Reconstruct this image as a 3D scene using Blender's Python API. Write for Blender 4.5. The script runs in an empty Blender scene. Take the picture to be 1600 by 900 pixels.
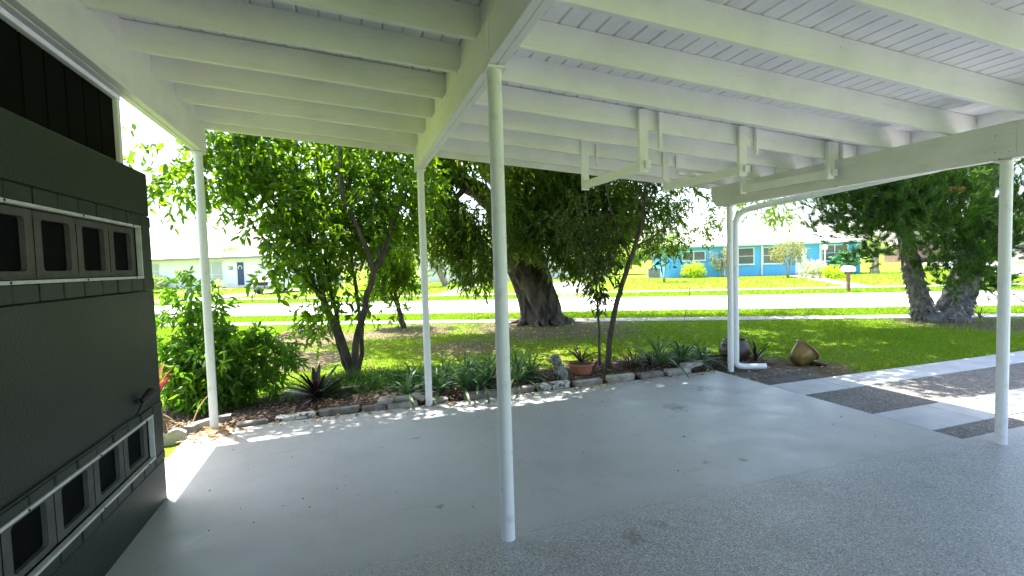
import bpy, bmesh, math, random
import numpy as np
from mathutils import Vector, Matrix
random.seed(7); rng = np.random.default_rng(11)
S = bpy.context.scene; C = S.collection
rad = math.radians

# ------------------------------------------------------------------ camera
# world: X along the carport rafters, Y along its beams (towards the street), Z up, metres
EYE = np.array([0.0, 0.0, 1.6]); FPX = 764.8
PIT, ROLL, YAW = 0.0497, -0.0292, 0.3219
_fw = np.array([math.sin(YAW)*math.cos(PIT), math.cos(YAW)*math.cos(PIT), -math.sin(PIT)])
_r = np.array([math.cos(YAW), -math.sin(YAW), 0.0]); _u = np.cross(_r, _fw)
_R = math.cos(ROLL)*_r + math.sin(ROLL)*_u; _U = -math.sin(ROLL)*_r + math.cos(ROLL)*_u
cd = bpy.data.cameras.new('camera'); cam = bpy.data.objects.new('camera', cd); C.objects.link(cam)
cd.sensor_width = 36; cd.lens = FPX/1600*36; cd.clip_end = 2000; cd.clip_start = 0.05
cam.matrix_world = Matrix(((_R[0], _U[0], -_fw[0], EYE[0]), (_R[1], _U[1], -_fw[1], EYE[1]),
                           (_R[2], _U[2], -_fw[2], EYE[2]), (0, 0, 0, 1)))
S.camera = cam
# ------------------------------------------------------------------ light
SUN = Vector((-0.55, 0.85, 3.0)).normalized()
W = bpy.data.worlds.new('World'); S.world = W; W.use_nodes = True
sky = W.node_tree.nodes.new('ShaderNodeTexSky'); sky.sky_type = 'NISHITA'; sky.sun_disc = False
sky.sun_elevation = math.asin(SUN.z); sky.sun_rotation = math.atan2(SUN.x, SUN.y)
sky.air_density = 1.0; sky.dust_density = 3.0; sky.ozone_density = 1.0
bg = W.node_tree.nodes['Background']; bg.inputs[1].default_value = 0.15
W.node_tree.links.new(sky.outputs[0], bg.inputs[0])
sl = bpy.data.lights.new('sun', 'SUN'); sl.energy = 4.6; sl.angle = rad(0.53); sl.color = (1, 0.96, 0.88)
so = bpy.data.objects.new('sun', sl); C.objects.link(so); so.rotation_euler = SUN.to_track_quat('Z', 'Y').to_euler()
S.view_settings.view_transform = 'Standard'; S.view_settings.look = 'None'
S.view_settings.exposure = 2.25; S.view_settings.gamma = 1.0
S.cycles.use_denoising = True; S.cycles.max_bounces = 12; S.cycles.diffuse_bounces = 8
S.cycles.transparent_max_bounces = 8; S.cycles.sample_clamp_indirect = 8

# ------------------------------------------------------------------ pixel -> point (1600x900 photo pixels)
def ray(x, y): return _fw + _R*(x-800)/FPX - _U*(y-450)/FPX
def onY(x, y, Y): d = ray(x, y); return EYE + d*(Y-EYE[1])/d[1]
def onX(x, y, X): d = ray(x, y); return EYE + d*(X-EYE[0])/d[0]
def onZ(x, y, Z=0.0): d = ray(x, y); return EYE + d*(Z-EYE[2])/d[2]
TH = rad(27.2)                        # the street runs at this angle to the carport
EV = np.array([math.cos(TH), -math.sin(TH), 0]); NV = np.array([math.sin(TH), math.cos(TH), 0])
def st(e, n, z=0.0): return EV*e + NV*n + np.array([0, 0, z])

# ------------------------------------------------------------------ materials
def nt(name):
    m = bpy.data.materials.new(name); m.use_nodes = True
    t = m.node_tree; return m, t, t.nodes['Principled BSDF'], t.nodes['Material Output']
def N(t, kind, **kw):
    n = t.nodes.new(kind)
    for k, v in kw.items():
        if k.startswith('i_'):
            key = k[2:]; n.inputs[int(key) if key.isdigit() else key.replace('_', ' ')].default_value = v
        else: setattr(n, k, v)
    return n
def c4(c): return (c[0], c[1], c[2], 1)
def mixc(t, fac, a, b, blend='MIX'):
    n = t.nodes.new('ShaderNodeMix'); n.data_type = 'RGBA'; n.blend_type = blend
    for i, v in ((0, fac), (6, a), (7, b)):
        if isinstance(v, (int, float)): n.inputs[i].default_value = v
        elif isinstance(v, tuple): n.inputs[i].default_value = c4(v)
        else: t.links.new(v, n.inputs[i])
    return n.outputs[2]
def ramp(t, src, p0, p1, a=0.0, b=1.0):
    n = N(t, 'ShaderNodeMapRange', clamp=True); n.inputs[1].default_value = p0; n.inputs[2].default_value = p1
    n.inputs[3].default_value = a; n.inputs[4].default_value = b; t.links.new(src, n.inputs[0]); return n.outputs[0]
def noise(t, co, scale, detail=4, rough=.55, stretch=None):
    if stretch:
        mp = N(t, 'ShaderNodeMapping'); mp.inputs['Scale'].default_value = stretch; t.links.new(co, mp.inputs[0]); co = mp.outputs[0]
    n = N(t, 'ShaderNodeTexNoise'); n.inputs['Scale'].default_value = scale; n.inputs['Detail'].default_value = detail
    n.inputs['Roughness'].default_value = rough; t.links.new(co, n.inputs['Vector']); return n.outputs['Fac']
def bump(t, bsdf, h, s=.3, d=.02):
    b = N(t, 'ShaderNodeBump'); b.inputs['Strength'].default_value = s; b.inputs['Distance'].default_value = d
    t.links.new(h, b.inputs['Height']); t.links.new(b.outputs[0], bsdf.inputs['Normal'])
def plain(name, c1, c2=None, scale=6, rough=.6, bs=.15, bscale=40, bd=.01, stretch=None, coord='world', spec=.4, lo=.35, hi=.65, metal=0):
    m, t, p, o = nt(name); c2 = c2 or tuple(x*.8 for x in c1)
    co = N(t, 'ShaderNodeNewGeometry').outputs['Position'] if coord == 'world' else N(t, 'ShaderNodeTexCoord').outputs['Object']
    f = ramp(t, noise(t, co, scale, 5, .6, stretch), lo, hi)
    t.links.new(mixc(t, f, c1, c2), p.inputs['Base Color'])
    p.inputs['Roughness'].default_value = rough; p.inputs['Specular IOR Level'].default_value = spec; p.inputs['Metallic'].default_value = metal
    if bs: bump(t, p, noise(t, co, bscale, 4, .6, stretch), bs, bd)
    return m
def leafmat(name, cols, trans=.45, rough=.45, tint=(1.0, 1.0, .5), spec=.35):
    """leaf surface: island-random colours, light passing through"""
    m, t, p, o = nt(name)
    g = N(t, 'ShaderNodeNewGeometry'); cr = N(t, 'ShaderNodeValToRGB'); el = cr.color_ramp.elements
    for i, c in enumerate(cols):
        x = i/(len(cols)-1) if len(cols) > 1 else 0
        if i < 2: el[i].position = x; el[i].color = c4(c)
        else: e = el.new(x); e.color = c4(c)
    t.links.new(g.outputs['Random Per Island'], cr.inputs[0])
    t.links.new(cr.outputs[0], p.inputs['Base Color']); p.inputs['Roughness'].default_value = rough
    p.inputs['Specular IOR Level'].default_value = spec
    tr = N(t, 'ShaderNodeBsdfTranslucent'); t.links.new(mixc(t, 1.0, cr.outputs[0], tuple(2.9*x for x in tint), 'MULTIPLY'), tr.inputs[0])
    ms = N(t, 'ShaderNodeMixShader'); ms.inputs[0].default_value = trans
    t.links.new(p.outputs[0], ms.inputs[1]); t.links.new(tr.outputs[0], ms.inputs[2]); t.links.new(ms.outputs[0], o.inputs[0])
    return m
M = {}
def timber(name, c1, c2, stretch, rough=.55):
    m, t, p, o = nt(name); pos = N(t, 'ShaderNodeNewGeometry').outputs['Position']
    col = mixc(t, ramp(t, noise(t, pos, 2.2, 5, .6), .4, .75), c1, c2)
    col = mixc(t, ramp(t, noise(t, pos, 9, 6, .7, stretch), .55, .75, 0, .35), col, tuple(x*.72 for x in c2))
    v = N(t, 'ShaderNodeTexVoronoi'); v.inputs['Scale'].default_value = 3.2; t.links.new(pos, v.inputs['Vector'])
    sp = N(t, 'ShaderNodeSeparateColor'); t.links.new(v.outputs['Color'], sp.inputs[0])
    on = ramp(t, sp.outputs[0], .45, .46); kn = N(t, 'ShaderNodeMath', operation='MULTIPLY'); t.links.new(on, kn.inputs[0]); t.links.new(ramp(t, v.outputs['Distance'], .035, .075, .55, 0), kn.inputs[1])
    col = mixc(t, kn.outputs[0], col, (.30, .28, .23))
    v2 = N(t, 'ShaderNodeTexVoronoi'); v2.inputs['Scale'].default_value = 6.0; t.links.new(pos, v2.inputs['Vector'])
    col = mixc(t, ramp(t, v2.outputs['Distance'], .020, .034, .6, 0), col, (.16, .13, .10))
    t.links.new(col, p.inputs['Base Color']); p.inputs['Roughness'].default_value = rough; p.inputs['Specular IOR Level'].default_value = .35
    bump(t, p, noise(t, pos, 26, 6, .7, stretch), .5, .006); return m
M['white_paint'] = timber('white_paint', (.87, .85, .87), (.78, .76, .77), (1, .3, 1.5))
M['rafter_paint'] = timber('rafter_paint', (.87, .85, .87), (.77, .75, .76), (.16, 1, 1.6))
M['plank_paint'] = timber('plank_paint', (.88, .86, .88), (.80, .78, .79), (1.8, .14, 1))
M['beam_grey'] = timber('beam_grey', (.76, .75, .77), (.66, .65, .66), (1, .16, 1.6))
M['post_paint'] = plain('post_paint', (.78, .80, .81), (.56, .56, .54), 9, .42, .15, 40, .003, lo=.56, hi=.8)
M['stucco'] = plain('stucco', (.017, .024, .022), (.026, .033, .031), 1.6, .5, .5, 60, .008, spec=.35, lo=.4, hi=.75)
M['wall_brick'] = plain('wall_brick', (.027, .036, .034), (.019, .026, .025), 7, .5, .3, 70, .004, spec=.35)
M['breeze'] = plain('breeze', (.105, .10, .096), (.075, .072, .07), 9, .8, .4, 90, .004)
M['black'] = plain('black', (.004, .005, .006), (.003, .003, .004), 20, .8, .1, spec=.08)
M['siding'] = plain('siding', (.005, .005, .004), (.003, .003, .003), 6, .85, .3, 25, .003, (1, 1, .15), spec=.08)
M['alu'] = plain('alu', (.62, .62, .60), (.48, .48, .46), 15, .45, .1, 60, .002)
M['concrete_block'] = plain('concrete_block', (.25, .24, .22), (.12, .115, .10), 9, .85, .5, 60, .01)
M['pale_block'] = plain('pale_block', (.44, .43, .39), (.24, .23, .20), 9, .85, .5, 60, .01)
M['spotted_block'] = plain('spotted_block', (.62, .61, .58), (.10, .10, .09), 22, .85, .5, 60, .01, lo=.5, hi=.58)
M['concrete'] = plain('concrete', (.50, .52, .53), (.40, .42, .43), 3, .75, .2, 70, .004)
M['pavement'] = plain('pavement', (.36, .355, .33), (.27, .265, .24), 2, .85, .2, 40, .004)
M['road'] = plain('road', (.42, .42, .41), (.36, .36, .35), 1.5, .85, .2, 40, .004)
M['bark_big'] = plain('bark_big', (.165, .14, .11), (.04, .033, .026), 6, .9, 1.0, 16, .09, (1, 1, .2), lo=.42, hi=.6)
M['bark'] = plain('bark', (.11, .09, .07), (.045, .036, .03), 12, .9, .8, 45, .015, (1, 1, .3))
M['bark_pale'] = plain('bark_pale', (.34, .29, .23), (.20, .17, .13), 12, .9, .6, 45, .015, (1, 1, .3))
M['bark_pine'] = plain('bark_pine', (.24, .23, .21), (.09, .085, .078), 9, .95, 1.0, 22, .05)
M['terracotta'] = plain('terracotta', (.46, .19, .11), (.34, .13, .08), 9, .75, .2, 50, .004)
M['glazed'] = plain('glazed', (.24, .165, .045), (.14, .095, .025), 8, .3, .1, 30, .003, spec=.6)
M['urn'] = plain('urn', (.07, .045, .03), (.035, .024, .018), 8, .35, .1, 30, .003)
M['statue'] = plain('statue', (.33, .33, .30), (.10, .105, .09), 16, .9, .6, 70, .01)
M['soil'] = plain('soil', (.085, .06, .043), (.045, .033, .025), 8, .95, 1.0, 30, .03)
M['dark_metal'] = plain('dark_metal', (.02, .022, .022), None, 10, .5, .05)
M['asphalt_dirt'] = plain('asphalt_dirt', (.13, .125, .115), (.075, .07, .062), 6, .95, .6, 60, .01)
M['roof_white'] = plain('roof_white', (.80, .79, .77), (.74, .73, .71), .8, .8, .1, 8, .02)
M['house_white'] = plain('house_white', (.80, .80, .79), (.74, .74, .73), .6, .8, .1, 8, .01)
M['house_blue'] = plain('house_blue', (.12, .45, .80), (.11, .42, .76), .6, .8, .1, 8, .01)
M['fascia_grey'] = plain('fascia_grey', (.26, .25, .25), None, 2, .7, 0)
M['door_blue'] = plain('door_blue', (.035, .065, .15), None, 2, .5, 0)
M['glass'] = plain('glass', (.10, .11, .115), (.16, .165, .17), .7, .12, 0, spec=.6)
M['pale_glass'] = plain('pale_glass', (.34, .37, .38), (.44, .46, .46), .7, .2, 0, spec=.6)
M['white_trim'] = plain('white_trim', (.82, .82, .82), None, 2, .6, 0)
M['car_white'] = plain('car_white', (.80, .80, .80), (.78, .78, .78), 1, .2, 0, spec=.6)
M['rubber'] = plain('rubber', (.018, .018, .018), None, 8, .8, 0)
M['chrome'] = plain('chrome', (.55, .55, .56), None, 3, .25, 0, metal=.8)
M['grey_box'] = plain('grey_box', (.20, .21, .21), None, 3, .6, 0)
M['wood_post'] = plain('wood_post', (.22, .14, .085), (.13, .085, .055), 9, .9, .3, 40, .01)
M['house_brown'] = plain('house_brown', (.20, .13, .10), (.15, .10, .08), 1, .8, 0)
M['house_grey'] = plain('house_grey', (.33, .32, .31), (.27, .26, .25), 1, .8, 0)
M['teal'] = plain('teal', (.08, .38, .40), None, 1, .6, 0)
M['rock'] = plain('rock', (.72, .70, .66), (.5, .48, .45), 9, .9, .4, 30, .02)
M['dry'] = leafmat('dry', [(.23, .12, .06), (.34, .22, .12), (.42, .32, .2), (.15, .07, .04)], .2, .8)
M['mulch'] = leafmat('mulch', [(.10, .06, .045), (.20, .135, .10), (.34, .28, .24), (.06, .04, .03), (.15, .08, .06)], .05, .9)
M['stick'] = plain('stick', (.26, .20, .15), (.14, .11, .085), 12, .9, .4, 40, .01)
M['leaf_tree'] = leafmat('leaf_tree', [(.03, .072, .012), (.05, .105, .014), (.08, .145, .018), (.04, .088, .013), (.12, .175, .022)], .56, .38, (1.25, 1.2, .2))
M['leaf_big'] = leafmat('leaf_big', [(.026, .06, .011), (.04, .085, .013), (.065, .11, .016), (.075, .092, .016), (.033, .072, .012)], .52, .42, (1.2, 1.2, .28))
M['leaf_shrub'] = leafmat('leaf_shrub', [(0.035, 0.091, 0.014), (0.059, 0.133, 0.020), (0.091, 0.168, 0.025), (0.042, 0.098, 0.015)], .5, .4, (1.15, 1.2, .3))
M['leaf_sapling'] = leafmat('leaf_sapling', [(0.018, 0.039, 0.011), (0.027, 0.054, 0.012), (0.042, 0.060, 0.013), (0.036, 0.045, 0.012)], .42, .35, (1.2, 1.1, .35))
M['leaf_fern'] = leafmat('leaf_fern', [(.018, .055, .010), (.026, .075, .012), (.04, .10, .015)], .3, .5, (1, 1.1, .35))
M['leaf_pale'] = leafmat('leaf_pale', [(.16, .22, .06), (.22, .27, .08), (.12, .19, .05)], .5, .5)
M['leaf_gold'] = leafmat('leaf_gold', [(.24, .24, .10), (.18, .22, .07), (.30, .25, .15), (.15, .2, .07)], .4, .5, (.6, .6, .3))
M['leaf_yellow'] = leafmat('leaf_yellow', [(.22, .30, .02), (.30, .36, .03), (.18, .27, .02)], .5, .5)
M['leaf_silver'] = leafmat('leaf_silver', [(.34, .36, .33), (.25, .28, .24), (.42, .42, .40)], .4, .6)
M['leaf_teal'] = leafmat('leaf_teal', [(.05, .16, .10), (.08, .20, .13)], .4, .5)
M['needle'] = leafmat('needle', [(.016, .05, .018), (.028, .072, .02), (.05, .105, .022), (.085, .14, .022), (.02, .055, .024)], .35, .5, (1.1, 1.2, .35))
M['needle_dead'] = leafmat('needle_dead', [(.30, .13, .05), (.36, .18, .08)], .3, .7)
M['aloe'] = leafmat('aloe', [(.045, .11, .042), (.065, .14, .05), (.04, .09, .036)], .12, .35, (1, 1.1, .6))
M['purple_leaf'] = leafmat('purple_leaf', [(.02, .012, .015), (.028, .016, .02), (.016, .018, .014)], .08, .4, (1.2, .6, .7))
M['maroon_leaf'] = leafmat('maroon_leaf', [(.06, .024, .026), (.045, .032, .022)], .15, .4, (1.2, .6, .6))
M['pink_leaf'] = leafmat('pink_leaf', [(.22, .02, .06), (.16, .016, .05)], .2, .4, (1.4, .5, .7))
M['orange_leaf'] = leafmat('orange_leaf', [(.34, .10, .03), (.28, .14, .05)], .2, .4, (1.4, .8, .4))
M['grass_blade'] = leafmat('grass_blade', [(.08, .17, .012), (.115, .21, .014), (.165, .25, .016), (.095, .19, .014), (.21, .25, .035)], .42, .6, (.75, .78, .14), .15)

def lawn_material():
    m, t, p, o = nt('lawn'); pos = N(t, 'ShaderNodeNewGeometry').outputs['Position']
    g = mixc(t, ramp(t, noise(t, pos, 14, 6, .7), .3, .7), (.085, .17, .012), (.185, .265, .018))
    g = mixc(t, ramp(t, noise(t, pos, .6, 3), .4, .7), g, (.19, .22, .03))
    earth = mixc(t, ramp(t, noise(t, pos, 18, 6, .75), .35, .65), (.09, .062, .042), (.21, .165, .115))
    mask = None
    for (x, y, r0, r1) in BARE:
        d = N(t, 'ShaderNodeVectorMath', operation='DISTANCE'); d.inputs[1].default_value = (x, y, -.04); t.links.new(pos, d.inputs[0])
        k = ramp(t, d.outputs['Value'], r0, r1, 1, 0)
        if mask is None: mask = k
        else:
            mx = N(t, 'ShaderNodeMath', operation='MAXIMUM'); t.links.new(mask, mx.inputs[0]); t.links.new(k, mx.inputs[1]); mask = mx.outputs[0]
    nz = noise(t, pos, 2.2, 5, .65); ad = N(t, 'ShaderNodeMath', operation='ADD'); t.links.new(mask, ad.inputs[0]); t.links.new(nz, ad.inputs[1])
    t.links.new(mixc(t, ramp(t, ad.outputs[0], .85, 1.1), g, earth), p.inputs['Base Color'])
    p.inputs['Roughness'].default_value = .95; p.inputs['Specular IOR Level'].default_value = .1
    bump(t, p, noise(t, pos, 45, 5, .7), .9, .04); return m
BARE = [(4.9, 11.4, 1.0, 3.4), (-1.0, 12.2, .6, 2.2), (-1.0, 9.6, .4, 1.7), (1.4, 12.6, .4, 2.2), (13.4, 7.2, .6, 2.4), (6.3, 5.4, .3, 1.0), (2.2, 9.5, .2, 1.6)]
M['lawn'] = lawn_material()

def slab_material(name):
    m, t, p, o = nt(name); pos = N(t, 'ShaderNodeNewGeometry').outputs['Position']
    sx = N(t, 'ShaderNodeSeparateXYZ'); t.links.new(pos, sx.inputs[0])
    wob = N(t, 'ShaderNodeMath', operation='MULTIPLY_ADD'); t.links.new(noise(t, pos, 1.4, 5, .7), wob.inputs[0]); wob.inputs[1].default_value = .35; t.links.new(sx.outputs[1], wob.inputs[2])
    flake = ramp(t, wob.outputs[0], 2.66, 3.02, 1, 0)
    col = mixc(t, ramp(t, noise(t, pos, .9, 5, .6), .35, .7), (.44, .445, .45), (.38, .385, .39))
    col = mixc(t, ramp(t, noise(t, pos, 4, 7, .75), .55, .8, 0, .7), col, (.29, .295, .295))
    # scuffs, drag marks, hairline cracks and ground-in dirt
    col = mixc(t, ramp(t, noise(t, pos, 2.4, 8, .8, (.5, 2.8, 1)), .60, .72, 0, .6), col, (.20, .195, .185))
    col = mixc(t, ramp(t, noise(t, pos, 9, 8, .8, (2.2, .5, 1)), .66, .74, 0, .55), col, (.55, .555, .56))
    v = N(t, 'ShaderNodeTexVoronoi', feature='DISTANCE_TO_EDGE'); v.inputs['Scale'].default_value = .55; v.inputs['Randomness'].default_value = 1
    ds = N(t, 'ShaderNodeVectorMath', operation='ADD'); nz = N(t, 'ShaderNodeTexNoise'); nz.inputs['Scale'].default_value = 3; nz.inputs['Detail'].default_value = 6; t.links.new(pos, nz.inputs['Vector'])
    sc = N(t, 'ShaderNodeVectorMath', operation='SCALE'); sc.inputs['Scale'].default_value = .35; t.links.new(nz.outputs['Color'], sc.inputs[0]); t.links.new(pos, ds.inputs[0]); t.links.new(sc.outputs[0], ds.inputs[1]); t.links.new(ds.outputs[0], v.inputs['Vector'])
    col = mixc(t, ramp(t, v.outputs['Distance'], .0008, .003, .13, 0), col, (.15, .145, .14))
    vf = N(t, 'ShaderNodeTexVoronoi'); vf.inputs['Scale'].default_value = 180; t.links.new(pos, vf.inputs['Vector'])
    sep = N(t, 'ShaderNodeSeparateColor'); t.links.new(vf.outputs['Color'], sep.inputs[0])
    fl = mixc(t, ramp(t, noise(t, pos, 2.0, 6, .7), .35, .7), (.36, .365, .37), (.30, .305, .31))
    fl = mixc(t, ramp(t, sep.outputs[0], .80, .82), fl, (.56, .56, .55)); fl = mixc(t, ramp(t, sep.outputs[1], .82, .84), fl, (.17, .17, .175))
    fl = mixc(t, ramp(t, noise(t, pos, 1.6, 7, .75), .56, .74, 0, .5), fl, (.24, .235, .225))
    col = mixc(t, flake, col, fl)
    for (x, y, r) in [(1.50, 2.40, .16), (1.72, 2.47, .10), (.533, 4.554, .08), (.5, 3.175, .075), (2.892, 3.038, .09), (2.6, 3.1, .10), (3.3, 4.4, .3), (4.1, 4.9, .35)]:
        d = N(t, 'ShaderNodeVectorMath', operation='DISTANCE'); d.inputs[1].default_value = (x, y, 0); t.links.new(pos, d.inputs[0])
        k = ramp(t, d.outputs['Value'], r*.2, r*1.2, .34, 0)
        ad = N(t, 'ShaderNodeMath', operation='ADD'); t.links.new(k, ad.inputs[0]); t.links.new(noise(t, pos, 22, 6, .75), ad.inputs[1])
        col = mixc(t, ramp(t, ad.outputs[0], .76, .84, 0, .75), col, (.17, .16, .145))
    t.links.new(col, p.inputs['Base Color'])
    t.links.new(ramp(t, noise(t, pos, 2.5, 6, .65), .3, .7, .30, .55), p.inputs['Roughness'])
    p.inputs['Specular IOR Level'].default_value = .5
    bump(t, p, noise(t, pos, 70, 6, .7), .3, .004); return m
M['slab'] = M['terrazzo'] = slab_material('painted_slab')
def aggregate_material():
    m, t, p, o = nt('aggregate'); pos = N(t, 'ShaderNodeNewGeometry').outputs['Position']
    v = N(t, 'ShaderNodeTexVoronoi'); v.inputs['Scale'].default_value = 70; t.links.new(pos, v.inputs['Vector'])
    sep = N(t, 'ShaderNodeSeparateColor'); t.links.new(v.outputs['Color'], sep.inputs[0])
    col = mixc(t, sep.outputs[0], (.055, .053, .05), (.26, .245, .23))
    col = mixc(t, ramp(t, noise(t, pos, 2, 4), .4, .7, 0, .5), col, (.10, .095, .085))
    t.links.new(col, p.inputs['Base Color']); p.inputs['Roughness'].default_value = .85
    bump(t, p, v.outputs['Distance'], .6, .01); return m
M['aggregate'] = aggregate_material()

# ------------------------------------------------------------------ helpers
def tag(o, label=None, cat=None, group=None, kind=None):
    if label: o['label'] = label
    if cat: o['category'] = cat
    if group: o['group'] = group
    if kind: o['kind'] = kind
    return o
def link(name, me, mat=None, parent=None, loc=None, rot=None, scale=None):
    o = bpy.data.objects.new(name, me); C.objects.link(o)
    if mat is not None and me is not None and len(me.materials) == 0: me.materials.append(M[mat] if isinstance(mat, str) else mat)
    if parent: o.parent = parent
    if loc is not None: o.location = tuple(float(v) for v in loc)
    if rot is not None: o.rotation_euler = rot
    if scale is not None: o.scale = scale if hasattr(scale, '__len__') else (scale,)*3
    return o
def empty(name, loc=(0, 0, 0), label=None, cat=None, group=None, rz=0):
    o = bpy.data.objects.new(name, None); C.objects.link(o); o.location = tuple(float(v) for v in loc); o.rotation_euler = (0, 0, rz)
    o.empty_display_size = .2; return tag(o, label, cat, group)
def mesh(name, V, F, smooth=False):
    me = bpy.data.meshes.new(name); me.from_pydata([tuple(map(float, v)) for v in V], [], F); me.update()
    if smooth: me.polygons.foreach_set('use_smooth', [True]*len(me.polygons))
    return me
class MB:
    def __init__(s): s.V = []; s.F = []
    def add(s, V, F): b = len(s.V); s.V += list(V); s.F += [tuple(b+i for i in f) for f in F]; return s
    def box(s, x0, x1, y0, y1, z0, z1):
        return s.add([(x0, y0, z0), (x1, y0, z0), (x1, y1, z0), (x0, y1, z0), (x0, y0, z1), (x1, y0, z1), (x1, y1, z1), (x0, y1, z1)],
                     [(0, 3, 2, 1), (4, 5, 6, 7), (0, 1, 5, 4), (1, 2, 6, 5), (2, 3, 7, 6), (3, 0, 4, 7)])
    def tube(s, pts, rs, n=10, cap=True, fn=None):
        pts = [np.array(p, float) for p in pts]; b = len(s.V); prev = None
        for i, p in enumerate(pts):
            d = pts[min(i+1, len(pts)-1)]-pts[max(i-1, 0)]; d /= np.linalg.norm(d)+1e-9
            if prev is None: a = np.cross(d, (0, 1, 0) if abs(d[1]) < .9 else (1, 0, 0))
            else: a = prev-d*(prev@d)
            a /= np.linalg.norm(a)+1e-9; prev = a; c = np.cross(d, a)
            for k in range(n):
                th = 2*math.pi*k/n; r = rs[i]*(fn(th, i/(len(pts)-1), p) if fn else 1)
                s.V.append(p+a*math.cos(th)*r+c*math.sin(th)*r)
        for i in range(len(pts)-1):
            for k in range(n):
                s.F.append((b+i*n+k, b+i*n+(k+1) % n, b+(i+1)*n+(k+1) % n, b+(i+1)*n+k))
        if cap:
            s.F.append(tuple(b+k for k in reversed(range(n)))); s.F.append(tuple(b+(len(pts)-1)*n+k for k in range(n)))
        return s
    def lathe(s, prof, n=28, cx=0, cy=0, close=True):
        b = len(s.V)
        for (r, z) in prof:
            for k in range(n): th = 2*math.pi*k/n; s.V.append((cx+r*math.cos(th), cy+r*math.sin(th), z))
        for i in range(len(prof)-1):
            for k in range(n): s.F.append((b+i*n+k, b+i*n+(k+1) % n, b+(i+1)*n+(k+1) % n, b+(i+1)*n+k))
        if close: s.F.append(tuple(b+k for k in reversed(range(n)))); s.F.append(tuple(b+(len(prof)-1)*n+k for k in range(n)))
        return s
    def me(s, name, smooth=False, bevel=0):
        m = mesh(name, s.V, s.F, smooth)
        if bevel:
            bm = bmesh.new(); bm.from_mesh(m)
            ed = [e for e in bm.edges if len(e.link_faces) == 2 and e.calc_face_angle(0) > .5]
            bmesh.ops.bevel(bm, geom=ed, offset=bevel, segments=1, affect='EDGES', clamp_overlap=True); bm.to_mesh(m); bm.free()
        return m
    def obj(s, name, mat, parent=None, smooth=False, bevel=0, **kw): return link(name, s.me(name, smooth, bevel), mat, parent, **kw)
def box(name, x0, x1, y0, y1, z0, z1, mat, parent=None, bevel=0): return MB().box(x0, x1, y0, y1, z0, z1).obj(name, mat, parent, bevel=bevel)
def struct(o): o['kind'] = 'structure'; return o
def quad_strip(name, pts, z, mat, thick=0):
    n = len(pts); V = [(p[0], p[1], z) for p in pts]; F = [tuple(range(n))]
    if thick: V += [(p[0], p[1], z-thick) for p in pts]; F += [(i, n+i, n+(i+1) % n, (i+1) % n) for i in range(n)]
    return link(name, mesh(name, V, F), mat)
def smooth_path(pts, n=6):
    pts = [np.array(p, float) for p in pts]; out = []
    for i in range(len(pts)-1):
        p0 = pts[max(i-1, 0)]; p1 = pts[i]; p2 = pts[i+1]; p3 = pts[min(i+2, len(pts)-1)]
        for k in range(n):
            t = k/n; out.append(.5*((2*p1)+(-p0+p2)*t+(2*p0-5*p1+4*p2-p3)*t*t+(-p0+3*p1-3*p2+p3)*t**3))
    out.append(pts[-1]); return out
def unit(a): return a/(np.linalg.norm(a, axis=-1, keepdims=True)+1e-9)
def fastmesh(name, V, Q, smooth=False):
    """V (n,3), Q (m,k) equal-sided faces"""
    me = bpy.data.meshes.new(name); k = Q.shape[1]
    me.vertices.add(len(V)); me.vertices.foreach_set('co', V.astype(np.float32).ravel())
    me.loops.add(Q.size); me.loops.foreach_set('vertex_index', Q.astype(np.int32).ravel())
    me.polygons.add(len(Q)); me.polygons.foreach_set('loop_start', np.arange(0, Q.size, k, dtype=np.int32))
    me.update(calc_edges=True); return me
def leaf_verts(P, D, L, Wd, fold=.25, droop=.15, upv=None):
    """leaf blades: 6 verts, 2 quads folded along the midrib"""
    n = len(P); R = rng.normal(size=(n, 3)) if upv is None else upv
    Sd = unit(np.cross(D, R)); U = np.cross(Sd, D)
    L = L[:, None]; Wd = Wd[:, None]
    tip = P+D*L-np.array([0, 0, 1])*L*droop
    def side(s, f, w): return P+D*L*f+Sd*(s*Wd*w)+U*Wd*fold-np.array([0, 0, 1])*L*droop*f*f
    V = np.stack([P, side(1, .32, .5), side(1, .7, .4), tip, side(-1, .7, .4), side(-1, .32, .5)], 1).reshape(-1, 3)
    b = np.arange(n)[:, None]*6
    Q = np.concatenate([b+np.array([0, 1, 2, 3]), b+np.array([0, 3, 4, 5])], 0)
    return V, Q
_k = rng.normal(size=(9, 3)); _ph = rng.uniform(0, 6.28, 9)
def clump(P, s): return np.sin(P@(_k.T*s)+_ph).mean(1)
def sprays(O, D, per, length, leafL, leafW, jitter=.9, droop=.25, gravity=.3):
    """twigs carrying leaves: returns leaf base, dir, length, width"""
    n = len(O); t = rng.uniform(.05, 1, (n, per)); t.sort(1)
    D = unit(D+np.array([0, 0, -gravity]))
    P = O[:, None, :]+D[:, None, :]*(t*length)[..., None]; P[..., 2] -= (t**2)*length*droop
    rd = rng.normal(size=(n, per, 3)); dd = unit(D[:, None, :]*.55+unit(rd)*jitter+np.array([0, 0, -.2]))
    k = n*per; sz = rng.uniform(.45, 1.25, k)
    return P.reshape(k, 3), dd.reshape(k, 3), leafL*sz, leafW*sz*rng.uniform(.8, 1.2, k)
def crown_points(blobs, shell=.45):
    O = []; D = []
    for (cx, cy, cz, rx, ry, rz, n) in blobs:
        d = unit(rng.normal(size=(n, 3))); r = rng.uniform(0, 1, n)**shell
        O.append(np.array([cx, cy, cz])+d*r[:, None]*np.array([rx, ry, rz])); D.append(unit(d+rng.normal(size=(n, 3))*.5))
    return np.concatenate(O), np.concatenate(D)
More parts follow.
